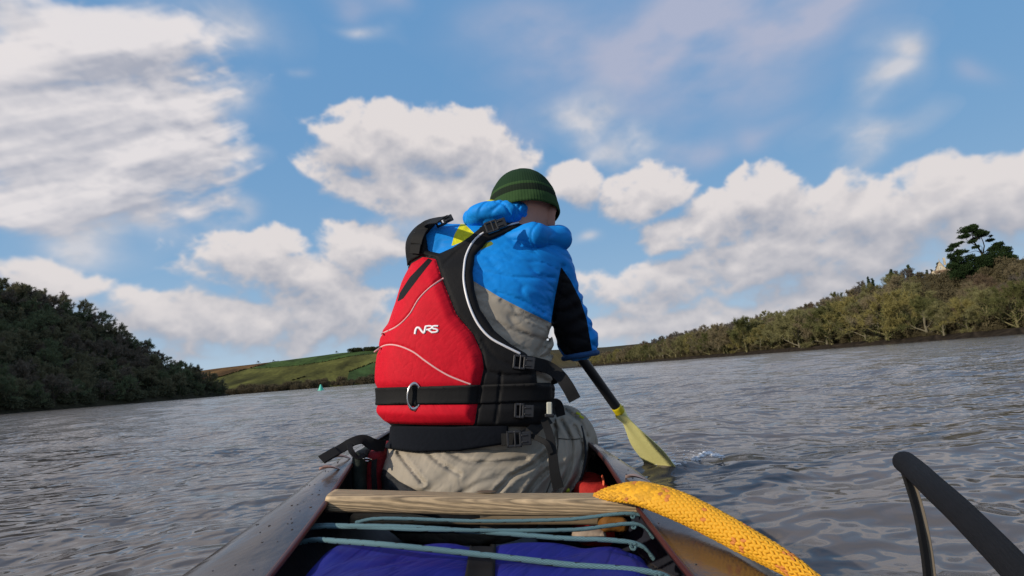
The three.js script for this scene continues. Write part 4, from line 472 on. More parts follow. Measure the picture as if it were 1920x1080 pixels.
// black strap lying over the left side
{
  const pts = [[722, 836, 1.31], [700, 833, 1.29], [680, 824, 1.28], [662, 828, 1.27], [645, 838, 1.26], [622, 851, 1.24], [603, 861, 1.225]].map((q) => P(...q)), o = aboard('loose_strap', pts[0], 'loose black webbing strap lying over the left canoe side beside the red life jacket', 'strap'); const ups = [V3(0, 0.1, 1), V3(0, 0.3, 1), V3(0.2, 0.7, 0.7), V3(0.5, 0.8, 0.3), V3(0.4, 0.9, 0.4), V3(-0.1, 0.75, 0.7), V3(-0.1, 0.7, 0.8)];
  const up = (t) => { const u = t * 6, i = Math.min(5, Math.floor(u)); return ups[i].clone().lerp(ups[i + 1], u - i).normalize(); };
  fit(o, null, 'webbing', band(pts, 0.026, 0.0026, up, 60), M.webbing); fit(o, null, 'folded_end', band([P(632, 845, 1.245), P(603, 862, 1.222)], 0.027, 0.005, V3(-0.1, 0.7, 0.8), 8), M.webbing);
  fit(o, null, 'webbing', band([[655, 832, 1.265], [660, 848, 1.24], [672, 858, 1.24], [684, 852, 1.26]].map((q) => P(...q)), 0.012, 0.0025, V3(0.1, 0.8, 0.6), 20), M.webbing);
}
// the yellow woven rope: flattened where it lies on the thwart, round towards its end
{
  const line = [[1112, 930, 1.045, 0.003, 0.002], [1128, 927, 1.035, 0.013, 0.006], [1160, 924, 1.02, 0.024, 0.012], [1195, 924, 1.00, 0.031, 0.016], [1235, 935, 0.975, 0.033, 0.020], [1275, 950, 0.95, 0.032, 0.022], [1315, 969, 0.925, 0.029, 0.0235], [1355, 990, 0.90, 0.0265, 0.024], [1400, 1015, 0.87, 0.024, 0.0235], [1440, 1037, 0.845, 0.021, 0.021], [1480, 1060, 0.82, 0.018, 0.018], [1515, 1085, 0.795, 0.0145, 0.0145], [1560, 1120, 0.765, 0.014, 0.014], [1620, 1190, 0.73, 0.014, 0.014]];
  const cp = line.map(([x, y, D]) => P(x, y, D)), curve = new THREE.CatmullRomCurve3(cp), o = aboard('woven_rope', cp[3], 'thick yellow woven rope with orange flecks lying over the right canoe side', 'rope'), len = curve.getLength(), radii = smoothTable(line.map((l, i) => [i / (line.length - 1), l[3] * 0.84, l[4] * 0.84]), 120);
  const frame = (t) => { const p = curve.getPoint(t), T = curve.getTangent(t), S = V3().crossVectors(T, V3(-0.25, 0.85, 0.45)).normalize(), Nn = V3().crossVectors(S, T).normalize(), [a, b] = sampled(radii, t); return { p, T, S, N: Nn, a, b }; };
  const rows = Ds(0, 1, 140).map((t) => { const f = frame(t), row = []; for (let i = 0; i <= 24; i++) { const w = i / 24 * 6.28318; row.push(f.p.clone().addScaledVector(f.S, Math.cos(w) * f.a * 0.95).addScaledVector(f.N, Math.sin(w) * f.b * 0.95)); } return row; });
  const ropeM = std('yellow braid', [0.42, 0.19, 0.005], 0.7, { map: rep(clothTone, 6), bumpMap: rep(clothBump, 20), bumpScale: 0.001 }); fit(o, null, 'core', gridGeo(rows), ropeM);
  const r = rng(8), mats = [], cols = [], n = Math.round(len / 0.0068), K0 = 22, X = V3(), tmp = new THREE.Matrix4();
  for (let j = 1; j < n - 1; j++) { const t = curve.getUtoTmapping(j / n), f = frame(t), flat = sstep(1300, 1200, seen(f.p)[0]); for (let k = 0; k < K0; k++) { const w = (k + (j % 2) * 0.5) / K0 * 6.28318, c = Math.cos(w), s = Math.sin(w); if (f.a < 0.004) continue; const nn = f.S.clone().multiplyScalar(c / f.a).addScaledVector(f.N, s / f.b).normalize(), q = f.p.clone().addScaledVector(f.S, c * f.a * 0.96).addScaledVector(f.N, s * f.b * 0.96), tt = f.T.clone().applyAxisAngle(nn, (k % 2 ? 1 : -1) * 0.5), bb = V3().crossVectors(nn, tt).normalize(), per = Math.hypot(f.a * s, f.b * c) * 6.28318 / K0;
      const g = (1 - 0.55 * flat) * (0.9 + 0.25 * r()); tmp.makeBasis(tt.multiplyScalar(0.0052 * (1 + 0.2 * r())), bb.multiplyScalar(Math.max(0.0015, per * 0.56)), nn.clone().multiplyScalar(0.0027 * g)).setPosition(q.x - o.base.x, q.y - o.base.y, q.z - o.base.z); mats.push(tmp.clone());
      const cell = Math.floor(j / 5), sec = Math.floor((k + cell * 3) / 4), orange = (cell + sec * 2) % 4 === 0 && r() < 0.42 && j % 5 < 3, v = 0.7 + 0.5 * r(); cols.push(orange ? lin(0.50 * v, 0.17 * v, 0.03 * v) : lin(0.61 * v, 0.30 * v, 0.007 * v)); } }
  // the 300 stitches that show largest are parts of their own; the rest are one
  const eye = V3().sub(o.base), rank = mats.map((m, i) => { const e = m.elements, p = V3(e[12], e[13], e[14]), n = V3(e[8], e[9], e[10]).normalize(), v = eye.clone().sub(p), d = v.length(), [x, y] = seen(p.clone().add(o.base)); return [v.dot(n) / d > 0.25 && y < 1075 && x < 1530 ? d : 99, i]; }).sort((a, b) => a[0] - b[0]), single = new Set(rank.slice(0, 300).map((q) => q[1]));
  const bead = new THREE.IcosahedronGeometry(1, 1), yarnY = std('yellow yarn', [0.61, 0.30, 0.007], 0.75), yarnO = std('orange yarn', [0.50, 0.17, 0.03], 0.75), rest = mats.map((_, i) => i).filter((i) => !single.has(i));
  for (const i of single) { const m = part(o, 'yarn_stitch', bead, cols[i].g < cols[i].r * 0.42 ? yarnO : yarnY); m.applyMatrix4(mats[i]); }
  const im = new THREE.InstancedMesh(bead, std('braid yarn', [1, 1, 1], 0.75), rest.length); rest.forEach((k, i) => { im.setMatrixAt(i, mats[k]); im.setColorAt(i, cols[k]); }); im.name = 'yarn_stitches'; im.userData.kind = 'stuff'; shade(im); o.add(im);
}
// black bar close to the camera
{
  const A = P(1700, 872, 0.56), o = aboard('handle_bar', A, 'thick black bar with a hanging strap, close to the camera, lower right', 'handle');
  fit(o, null, 'bar', tube([[1696, 866, 0.565], [1718, 884, 0.54], [1750, 914, 0.50], [1798, 958, 0.46], [1850, 1010, 0.43], [1902, 1064, 0.405], [1965, 1135, 0.38], [2040, 1225, 0.36]].map((q) => P(...q)), (t) => [0.0110, 0.0110], 60, 18), std('black foam rubber', [0.009, 0.010, 0.013], 0.75, { bumpMap: rep(clothBump, 12), bumpScale: 0.002, specularIntensity: 0.4 }));
  const s = [[1692, 878, 0.56], [1702, 905, 0.55], [1716, 950, 0.54], [1727, 1000, 0.53], [1735, 1050, 0.525], [1740, 1100, 0.52], [1746, 1190, 0.515]].map((q) => P(...q)); fit(o, null, 'strap', band(s, 0.0085, 0.003, V3(0.35, 0.1, 0.93), 40), M.webbing);
  fit(o, null, 'strap', band(s.slice(1).map((p, i) => p.clone().add(V3(0.0062 + 0.0003 * i, 0.002, -0.004))), 0.0065, 0.002, V3(-0.3, 0.2, 0.93), 40), std('tan strap edge', [0.13, 0.105, 0.075], 0.8), 'thin tan strap edge');
}

// ------------------------------------------------------------------ land: a wooded hill on the left, a farmed hill far ahead, a wooded bank on the right
const G = (px, py, D) => at(px, py, D).applyMatrix4(boatM);
const tbl = (rows) => { const t = smoothTable(rows, 200); return (x) => sampled(t, x)[0]; };
const earthT = tex(512, (u, v) => { const n = 0.75 + 0.5 * loop(u, v, 8, 6) + 0.2 * loop(u, v, 60, 3, 2); return [n, n * 0.98, n * 0.92]; });
const bankX = tbl([[-900, -60], [-700, 30], [-520, 50], [-400, 58], [-300, 66], [-220, 72], [-150, 80], [-86, 84], [0, 90], [80, 96]]);
const bankH = tbl([[-900, 30], [-700, 14], [-520, 9], [-400, 6], [-300, 5], [-240, 8], [-190, 18], [-150, 18], [-86, 14], [0, 14], [80, 15]]);
const rightLand = (z, s) => -1.2 + 2.3 * sstep(-4, 4, s) + 0.02 * s + bankH(z) * sstep(5, 74, s) + 1.6 * sstep(8, 40, s) * fbm(z * 0.03, s * 0.04, 3, 3) - 6 * sstep(90, 220, s);
function landGrid(f, us, vs, uvS) { const g = gridGeo(us.map((u) => vs.map((v) => f(u, v)))), U = g.attributes.uv, Q = g.attributes.position; for (let i = 0; i < U.count; i++) U.setXY(i, Q.getX(i) / uvS, (Q.getZ(i) + Q.getY(i)) / uvS); let up = 0; for (let i = 0; i < g.attributes.normal.count; i++) up += g.attributes.normal.getY(i); if (up < 0) { const a = g.index.array; for (let t = 0; t < a.length; t += 3) [a[t + 1], a[t + 2]] = [a[t + 2], a[t + 1]]; g.computeVertexNormals(); } return g; }
const soil = (name, c, s = 1) => std(name, c, 0.95, { map: rep(earthT, s), specularIntensity: 0.2 });
{
  const S = [-6, -3, -1, 0, 1, 2, 3, 4, 6, 9, 13, 18, 24, 31, 39, 48, 58, 68, 80, 95, 120, 160, 220, 320], g = landGrid((z, s) => { const wob = 1.2 * fbm(z * 0.08, 1.5, 2.2, 3); return V3(bankX(z) + s + wob, rightLand(z, s), z); }, Ds(80, -900, 260), S, 9);
  const [mud, land] = cut(g, (p) => p.y - 1.25 - 0.35 * noise(p.z * 0.15, p.x * 0.1, 4));
  structure('mud_bank', mud, soil('dark wet mud', [0.045, 0.036, 0.030])); structure('right_hill', land, soil('leaf litter and rough grass', [0.085, 0.072, 0.034]));
}
const leftX = tbl([[-380, -186], [-300, -182], [-180, -175], [-100, -172], [60, -165]]), leftH = tbl([[-380, 34], [-345, 42], [-310, 50], [-280, 53], [-230, 54], [-150, 53], [60, 52]]);
const leftLand = (x, z) => { const s = Math.min(leftX(z) - x, (z + 356) * 1.25 - 0.06 * (leftX(z) - x)); return s < 0 ? -1.2 + 1.2 * sstep(-6, 0, s) : 0.9 * sstep(0, 2.5, s) + leftH(z) * (0.5 * sstep(0, 66, s) + 0.5 * clamp(s / 72)) * (s > 72 ? 1 + 0.0012 * (s - 72) : 1) + 1.8 * sstep(6, 30, s) * fbm(x * 0.03, z * 0.03, 8, 3); };
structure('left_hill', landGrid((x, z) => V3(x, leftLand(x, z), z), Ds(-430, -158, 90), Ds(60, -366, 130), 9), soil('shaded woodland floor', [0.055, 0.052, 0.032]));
const farTop = tbl([[-1300, 36], [-900, 42], [-609, 54], [-480, 60], [-336, 67], [-200, 63], [0, 46], [120, 30], [260, 22], [700, 20]]), farLand = (x, u) => farTop(x) * (u > 1 ? 1 - 0.1 * (u - 1) : sstep(0, 1, clamp(u * 0.94 + 0.03))) + 2 * sstep(0.1, 0.4, u) * fbm(x * 0.006, u * 2, 4, 3) - 1.5 * sstep(0.05, 0, u), farZ = (u) => -800 - 300 * u;
{
  const g = landGrid((x, u) => V3(x, farLand(x, u), farZ(u)), Ds(-1300, 700, 200), Ds(-0.04, 1.5, 70), 40), xu = (fn) => (p) => fn(p.x, -(p.z + 800) / 300);
  const brownP = [[-1400, 0.35], [-640, 0.42], [-560, 0.5], [-519, 0.547], [-495, 0.70], [-479, 0.80], [-471, 1.6], [-1400, 1.6]], upperP = [[-471, 1.6], [-479, 0.80], [-488, 0.70], [-440, 0.655], [-386, 0.625], [-344, 0.645], [-300, 0.75], [-220, 0.80], [0, 0.82], [400, 0.82], [400, 1.6]], lowP = [[-275, 0.38], [-248, 0.53], [-190, 0.59], [0, 0.65], [300, 0.6], [300, 0.14], [-260, 0.16]];
  const [brown, a] = cut(g, xu((x, u) => polySDF(x, u * 300, brownP.map(([q, w]) => [q, w * 300])))), [upper, b] = cut(a, xu((x, u) => polySDF(x, u * 300, upperP.map(([q, w]) => [q, w * 300])))), [low, main] = cut(b, xu((x, u) => polySDF(x, u * 300, lowP.map(([q, w]) => [q, w * 300]))));
  structure('far_hill', main, soil('olive pasture', [0.125, 0.130, 0.036], 0.13)); structure('ploughed_field', brown, soil('brown stubble', [0.20, 0.115, 0.045], 0.13)); structure('green_field', upper, soil('green pasture', [0.078, 0.140, 0.036], 0.13)); structure('green_field', low, soil('darker green pasture', [0.045, 0.085, 0.028], 0.13));
}

// ---- trees
function quadStrip(pos, a, b, ra, rb, sides = 5) { const T = b.clone().sub(a).normalize(), S = V3().crossVectors(T, Math.abs(T.y) < 0.9 ? V3(0, 1, 0) : V3(1, 0, 0)).normalize(), N = V3().crossVectors(S, T), pt = (p, r, k) => { const w = k / sides * 6.28318; return p.clone().addScaledVector(S, Math.cos(w) * r).addScaledVector(N, Math.sin(w) * r); }; for (let k = 0; k < sides; k++) { const p = pt(a, ra, k), q = pt(a, ra, k + 1), u = pt(b, rb, k), v = pt(b, rb, k + 1); pos.push(p, q, v, p, v, u); } }
function triGeo(pts, normals) { const g = new THREE.BufferGeometry(), a = new Float32Array(pts.length * 3); pts.forEach((p, i) => { a[i * 3] = p.x; a[i * 3 + 1] = p.y; a[i * 3 + 2] = p.z; }); g.setAttribute('position', new THREE.BufferAttribute(a, 3)); if (normals) { const b = new Float32Array(pts.length * 3); normals.forEach((p, i) => { b[i * 3] = p.x; b[i * 3 + 1] = p.y; b[i * 3 + 2] = p.z; }); g.setAttribute('normal', new THREE.BufferAttribute(b, 3)); } else g.computeVertexNormals(); g.setAttribute('uv', new THREE.BufferAttribute(new Float32Array(pts.length * 2), 2)); return g; }
const dirR = (r) => { const z = r() * 2 - 1, a = r() * 6.28318, q = Math.sqrt(1 - z * z); return V3(q * Math.cos(a), z, q * Math.sin(a)); };
function leafTri(out, p, d, len, wid, r) { const S = V3().crossVectors(d, dirR(r)).normalize().multiplyScalar(wid), e = p.clone().addScaledVector(d, len); out.push(p.clone().sub(S), p.clone().add(S), e); }
// a leafless broad tree: trunk with forking limbs, a crown of twigs, and ivy on the stem where asked for
function bareTree(seed, H, spread, twigs, ivy, low = 0.22) {
  const r = rng(seed), wood = [], crown = [], green = [];
  const grow = (p, d, len, rad, level) => {
    const n = level === 0 ? 4 : 3; let q = p; const kids = [];
    for (let i = 0; i < n; i++) { const e = q.clone().addScaledVector(d, len / n); quadStrip(wood, q, e, rad * (1 - 0.55 * i / n), rad * (1 - 0.55 * (i + 1) / n), level < 2 ? 6 : 4); d = d.clone().addScaledVector(dirR(r), level === 0 ? 0.10 : 0.24).add(V3(0, 0.05, 0)).normalize(); q = e; kids.push([e, d, rad * (1 - 0.55 * (i + 1) / n), (i + 1) / n]); }
    if (level < 3) { const c = level === 0 ? 9 : 4; for (let i = 0; i < c; i++) { const t = level === 0 ? low + (1 - low) * Math.pow(i / (c - 1), 0.9) : 0.35 + 0.65 * i / (c - 1), k = kids[Math.min(n - 1, Math.floor(t * n - 0.01))], s = level === 0 ? p.clone().lerp(q, Math.min(1, t)) : k[0], az = i * 2.4 + r() * 1.2, side = V3(Math.cos(az), 0, Math.sin(az)); const nd = level === 0 ? side.multiplyScalar(spread * (1.25 - 0.75 * t)).add(V3(0, 0.55 + 0.5 * t, 0)).normalize() : k[1].clone().addScaledVector(dirR(r), 0.85).add(V3(0, 0.12, 0)).normalize(); grow(s, nd, len * (level === 0 ? 0.62 * (1.05 - 0.45 * t) : 0.6) * (0.8 + 0.4 * r()), k[2] * 0.62, level + 1); } }
    if (level >= 2) for (let i = 0; i < twigs * (level === 3 ? 1 : 0.6); i++) { const b = p.clone().lerp(q, r()), nd = d.clone().addScaledVector(dirR(r), 1.25).add(V3(0, 0.18, 0)).normalize(); leafTri(crown, b, nd, H * (0.05 + 0.06 * r()), H * 0.0034 * (0.7 + 0.7 * r()), r); }
    if (ivy && (level === 0 || (level === 1 && r() < 0.75))) for (let i = 0; i < ivy * (level === 0 ? 3 : 1); i++) { const b = p.clone().lerp(q, Math.pow(r(), level ? 1.3 : 0.9) * 0.95).addScaledVector(dirR(r), H * (0.035 + 0.03 * r())); leafTri(green, b, dirR(r), H * 0.026, H * 0.012, r); }
  };
  grow(V3(0, -0.4, 0), V3((r() - 0.5) * 0.16, 1, (r() - 0.5) * 0.16).normalize(), H * 0.62, H * 0.031, 0);
  return { trunk: triGeo(wood), crown: triGeo(crown), ivy: green.length ? triGeo(green) : null };
}
function bushGeo(seed, n, size, flat = 0.7) { const r = rng(seed), out = [], lobes = [...Array(7)].map(() => V3((r() - 0.5) * 1.1, 0.25 + r() * 0.5 * flat, (r() - 0.5) * 1.1)); for (let i = 0; i < n; i++) { const l = lobes[Math.floor(r() * 7)], d = dirR(r), p = l.clone().addScaledVector(d, 0.42 * Math.pow(r(), 0.35)); if (p.y < 0) p.y *= -0.3; leafTri(out, p, d.add(dirR(r)).normalize(), size * (0.7 + 0.6 * r()), size * 0.4, r); } return triGeo(out); }
const foliage = (name, c, t = 0.25) => std(name, c, 0.9, { side: THREE.DoubleSide, specularIntensity: 0.15, transmission: t, thickness: 0 });
const bark = (name, c) => std(name, c, 0.9, { specularIntensity: 0.15 });
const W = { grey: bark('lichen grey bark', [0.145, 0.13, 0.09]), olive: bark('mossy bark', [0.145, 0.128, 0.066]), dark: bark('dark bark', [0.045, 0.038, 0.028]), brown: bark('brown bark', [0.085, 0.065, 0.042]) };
const T = { olive: foliage('mossy twigs', [0.20, 0.19, 0.085]), tan: foliage('tan twigs', [0.20, 0.165, 0.098]), gold: foliage('golden twigs', [0.24, 0.21, 0.075]), rust: foliage('rust brown twigs', [0.15, 0.108, 0.07]), greyTwig: foliage('greyish twigs', [0.13, 0.112, 0.09]), ivy: foliage('ivy leaves', [0.048, 0.058, 0.016]), ivyLight: foliage('pale ivy leaves', [0.11, 0.115, 0.042]), leftA: foliage('dark twigs', [0.20, 0.19, 0.11]), leftB: foliage('dark mossy twigs', [0.16, 0.19, 0.10]), leftC: foliage('dark brown twigs', [0.19, 0.16, 0.12]), leftIvy: foliage('dark ivy', [0.075, 0.10, 0.048]), needle: foliage('pine needles', [0.022, 0.040, 0.014], 0.1), needleLit: foliage('yew needles', [0.042, 0.060, 0.014], 0.1) };
const protoR = [[11, 11.5, 1.1, 40, 60, 0.12], [12, 12.5, 0.9, 42, 40, 0.08], [13, 10.5, 1.25, 40, 70, 0.1], [14, 13, 0.8, 38, 30, 0.12], [15, 11, 1.1, 44, 50, 0.1], [16, 12, 1.0, 38, 0, 0.08]].map((a) => bareTree(...a)), protoL = [[21, 11, 0.95, 46, 60], [22, 12, 0.8, 44, 90], [23, 10, 1.1, 46, 40], [24, 12.5, 0.85, 40, 0]].map((a) => bareTree(...a));
function tree(name, p, proto, mats, size, turn, label, group, cat = 'tree') {
  const o = thing(name, label, cat, group); o.position.copy(p); o.rotation.y = turn; o.scale.setScalar(size); part(o, 'trunk', proto.trunk, mats[0]); part(o, 'crown', proto.crown, mats[1]); if (proto.ivy && mats[2]) part(o, 'ivy', proto.ivy, mats[2]); return o;
}
{
  const r = rng(52), pick = (a) => a[Math.floor(r() * a.length)];
  const back = boatM.clone().invert(), limit = tbl([[1000, 676], [1100, 668], [1180, 653], [1250, 632], [1380, 596], [1500, 567], [1600, 538], [1660, 514], [1700, 511], [1735, 534], [1750, 556], [1785, 556], [1800, 540], [1830, 520], [1860, 508], [1900, 492], [1960, 480], [2200, 470]]);
  // no tree stands higher than the skyline of the bank: its size gives way first, then the tree is left out
  const grown = (p, h, sc, slack = 0) => { for (let k = 0; k < 9; k++) { const [px, py] = seen(V3(p.x, p.y + h * sc, p.z).applyMatrix4(back)); if (py >= limit(px) - slack) return sc; sc *= 0.9; } return 0; };
  const rows = [[3.6, 4.6, 0], [10, 6.5, 1], [19, 7.5, 1], [30, 8.5, 1], [43, 10, 1], [58, 12, 1]];
  for (const [s0, gap, kind] of rows) for (let z = -56 - s0 * 0.8; z > -455; z -= gap * (0.75 + 0.5 * r()) * (z < -230 ? 1.75 : 1)) {
    const s = s0 + (r() - 0.5) * gap * 0.6, x = bankX(z) + s; if (x / -z > 1.08) continue;
    const p = V3(x, rightLand(z, s) - 0.1, z), proto = pick(protoR), sc = grown(p, 13.5, kind ? 0.62 + 0.6 * r() * r() : 0.66 + 0.42 * r(), r() * 9 * (Math.abs(seen(p.clone().applyMatrix4(back))[0] - 1765) > 40)); if (!sc) continue;
    if (!kind) tree('waterside_tree', p, proto, [r() < 0.4 ? W.grey : W.olive, pick([T.olive, T.gold, T.tan, T.olive, T.ivyLight]), pick([T.ivy, T.ivyLight, T.ivyLight])], sc, r() * 6.28, 'leafless mossy tree at the water edge in the row along the right bank', 'waterside trees of the right bank');
    else tree('hillside_tree', p, proto, [pick([W.brown, W.olive]), pick([T.olive, T.tan, T.rust, T.tan, T.olive, T.ivyLight, T.greyTwig]), pick([T.ivy, T.ivy, null])], sc, r() * 6.28, 'leafless brown tree on the right hillside behind the waterside row', 'trees on the right hillside');
  }
  // far ridge of grey trees behind the bank
  for (let i = 0; i < 60; i++) { const z = -150 - 350 * Math.pow(i / 60, 0.9), s = 70 + 34 * r(), x = bankX(z) + s, p = V3(x, rightLand(z, s) - 0.2, z), sc = grown(p, 13.5, 0.85 + 0.45 * r(), 5 + 9 * r() * (Math.abs(seen(p.clone().applyMatrix4(back))[0] - 1765) > 40)); if (sc) tree('ridge_tree', p, pick(protoR), [W.brown, T.greyTwig, null], sc, r() * 6.28, 'greyish bare tree on the skyline ridge of the right bank', 'bare trees on the right skyline'); }
  // left wood
  for (let z = -150; z > -352; z -= 7.6) for (let s = 2.5; s < 84; s += 8.4) {
    const zz = z + (r() - 0.5) * 6, x = leftX(zz) - s - (r() - 0.5) * 6; if (x / -zz < -1.06) continue; const y = leftLand(x, zz); if (y < 0.3) continue;
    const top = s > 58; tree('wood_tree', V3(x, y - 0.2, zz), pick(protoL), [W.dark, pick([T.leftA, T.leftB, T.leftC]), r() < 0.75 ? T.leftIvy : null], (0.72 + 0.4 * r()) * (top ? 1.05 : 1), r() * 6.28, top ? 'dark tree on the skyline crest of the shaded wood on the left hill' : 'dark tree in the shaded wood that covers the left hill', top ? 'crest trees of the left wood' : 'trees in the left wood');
  }
  // undergrowth that nobody could count
  const many = (name, label, geo, mat, list) => { const m = new THREE.InstancedMesh(geo, mat, list.length), q = new THREE.Quaternion(); list.forEach(([p, s, t], i) => m.setMatrixAt(i, new THREE.Matrix4().compose(p, q.setFromAxisAngle(V3(0, 1, 0), t), V3(s, s * (0.8 + 0.4 * r()), s)))); m.name = name; info(m, label, null, null, 'stuff'); shade(m); scene.add(m); };
  const bush = bushGeo(61, 900, 0.11), L1 = [], L2 = [], L3 = [], L4 = [], L5 = [];
  for (let i = 0; i < 420; i++) { const z = -50 - 420 * Math.pow(r(), 1.2), s = 2.8 + 3 * r(); L1.push([V3(bankX(z) + s, rightLand(z, s) - 0.2, z), 0.7 + 1.5 * r() * r(), r() * 6.28]); }
  for (let i = 0; i < 1500; i++) { const z = -50 - 420 * Math.pow(r(), 1.2), s = 4.5 + 70 * Math.pow(r(), 1.5); L1.push([V3(bankX(z) + s, rightLand(z, s) - 0.3, z), 1.3 + 2.4 * r(), r() * 6.28]); }
  for (let i = 0; i < 900; i++) { const z = -140 - 215 * r(), s = 1.5 + 84 * r(), x = leftX(z) - s, y = leftLand(x, z); if (y > 0.2) L2.push([V3(x, y - 0.3, z), 2.5 + 3.5 * r(), r() * 6.28]); }
  many('undergrowth', 'olive brown undergrowth between the trees of the right bank', bush, foliage('bramble', [0.105, 0.088, 0.048]), L1); many('undergrowth', 'dark undergrowth in the wood on the left hill', bush, foliage('shaded bramble', [0.11, 0.115, 0.065]), L2);
  for (let i = 0; i < 420; i++) { const x = -640 + 700 * r(), u = 0.02 + 0.14 * Math.pow(r(), 1.6); L3.push([V3(x, farLand(x, u) - 0.5, farZ(u)), 5 + 7 * r(), r() * 6.28]); }
  const hedge = (a, b, n, h) => { for (let i = 0; i < n; i++) { const t = i / n, x = mix(a[0], b[0], t) + (r() - 0.5) * 3, u = mix(a[1], b[1], t); L4.push([V3(x, farLand(x, u) - 0.4, farZ(u)), 0.5 * h * (0.7 + 0.6 * r()), r() * 6.28]); } };
  hedge([-640, 0.42], [-519, 0.547], 60, 4.5); hedge([-519, 0.547], [-495, 0.70], 40, 4); hedge([-495, 0.70], [-479, 0.80], 20, 3.5); hedge([-479, 0.8], [-473, 1.0], 20, 3); hedge([-488, 0.70], [-440, 0.655], 24, 2.6); hedge([-440, 0.655], [-386, 0.625], 26, 2.4); hedge([-386, 0.625], [-344, 0.645], 22, 3.2); hedge([-344, 0.645], [-300, 0.75], 30, 3.4); hedge([-300, 0.75], [-220, 0.8], 30, 3); hedge([-275, 0.38], [-248, 0.53], 30, 4); hedge([-248, 0.53], [-190, 0.59], 26, 4); hedge([-360, 0.3], [-345, 0.36], 12, 5);
  for (let i = 0; i < 150; i++) { const x = -330 + 260 * r(), u = 0.9 + 0.25 * r(); L5.push([V3(x, farLand(x, u) - 0.5, farZ(u)), 6 + 4 * r(), r() * 6.28]); }
  many('shore_scrub', 'brown scrub along the far shore below the fields', bush, foliage('far scrub', [0.10, 0.082, 0.05]), L3); many('hedgerow', 'thin dark hedgerows between the fields of the far hill', bush, foliage('far hedge', [0.060, 0.055, 0.025]), L4); many('hilltop_wood', 'dark wood on top of the far green hill', bush, foliage('far wood', [0.045, 0.052, 0.024]), L5);
  // lone trees on the far skyline
  for (const [x, sc, label] of [[-515, 0.55, 'small lone tree on the brown far skyline'], [-484, 0.4, 'tiny lone tree on the far skyline where brown meets green'], [-355, 0.5, 'small lone tree on the green far skyline beside the hilltop wood']]) tree('skyline_tree', V3(x, farLand(x, 1) - 0.2, farZ(1)), protoR[0], [W.brown, T.greyTwig, null], sc, 1, label, 'lone trees on the far hill');
}

// needle trees: pads of needles on limbs
function pads(list, seed, size, dens) { const r = rng(seed), out = []; for (const [x, y, z, rx, ry, rz] of list) { const n = Math.round(dens * (rx * ry + rx * rz + ry * rz)); for (let i = 0; i < n; i++) { const d = dirR(r), k = Math.pow(r(), 0.4) * (0.8 + 0.35 * noise(d.x * 2 + x, d.y * 2 + y, d.z * 2)), p = V3(x + d.x * rx * k, y + d.y * ry * k + 0.12 * rx * d.x * 0.5, z + d.z * rz * k); leafTri(out, p, d.add(dirR(r)).add(V3(0, 0.4, 0)).normalize(), size * (0.7 + 0.6 * r()), size * 0.28, r); } } return triGeo(out); }
function limbs(list, seed) { const r = rng(seed), out = []; for (const [pts, ra, rb] of list) { const c = new THREE.CatmullRomCurve3(pts.map((p) => V3(...p))), n = 8; for (let i = 0; i < n; i++) quadStrip(out, c.getPoint(i / n), c.getPoint((i + 1) / n), mix(ra, rb, i / n), mix(ra, rb, (i + 1) / n), 7); } return triGeo(out); }
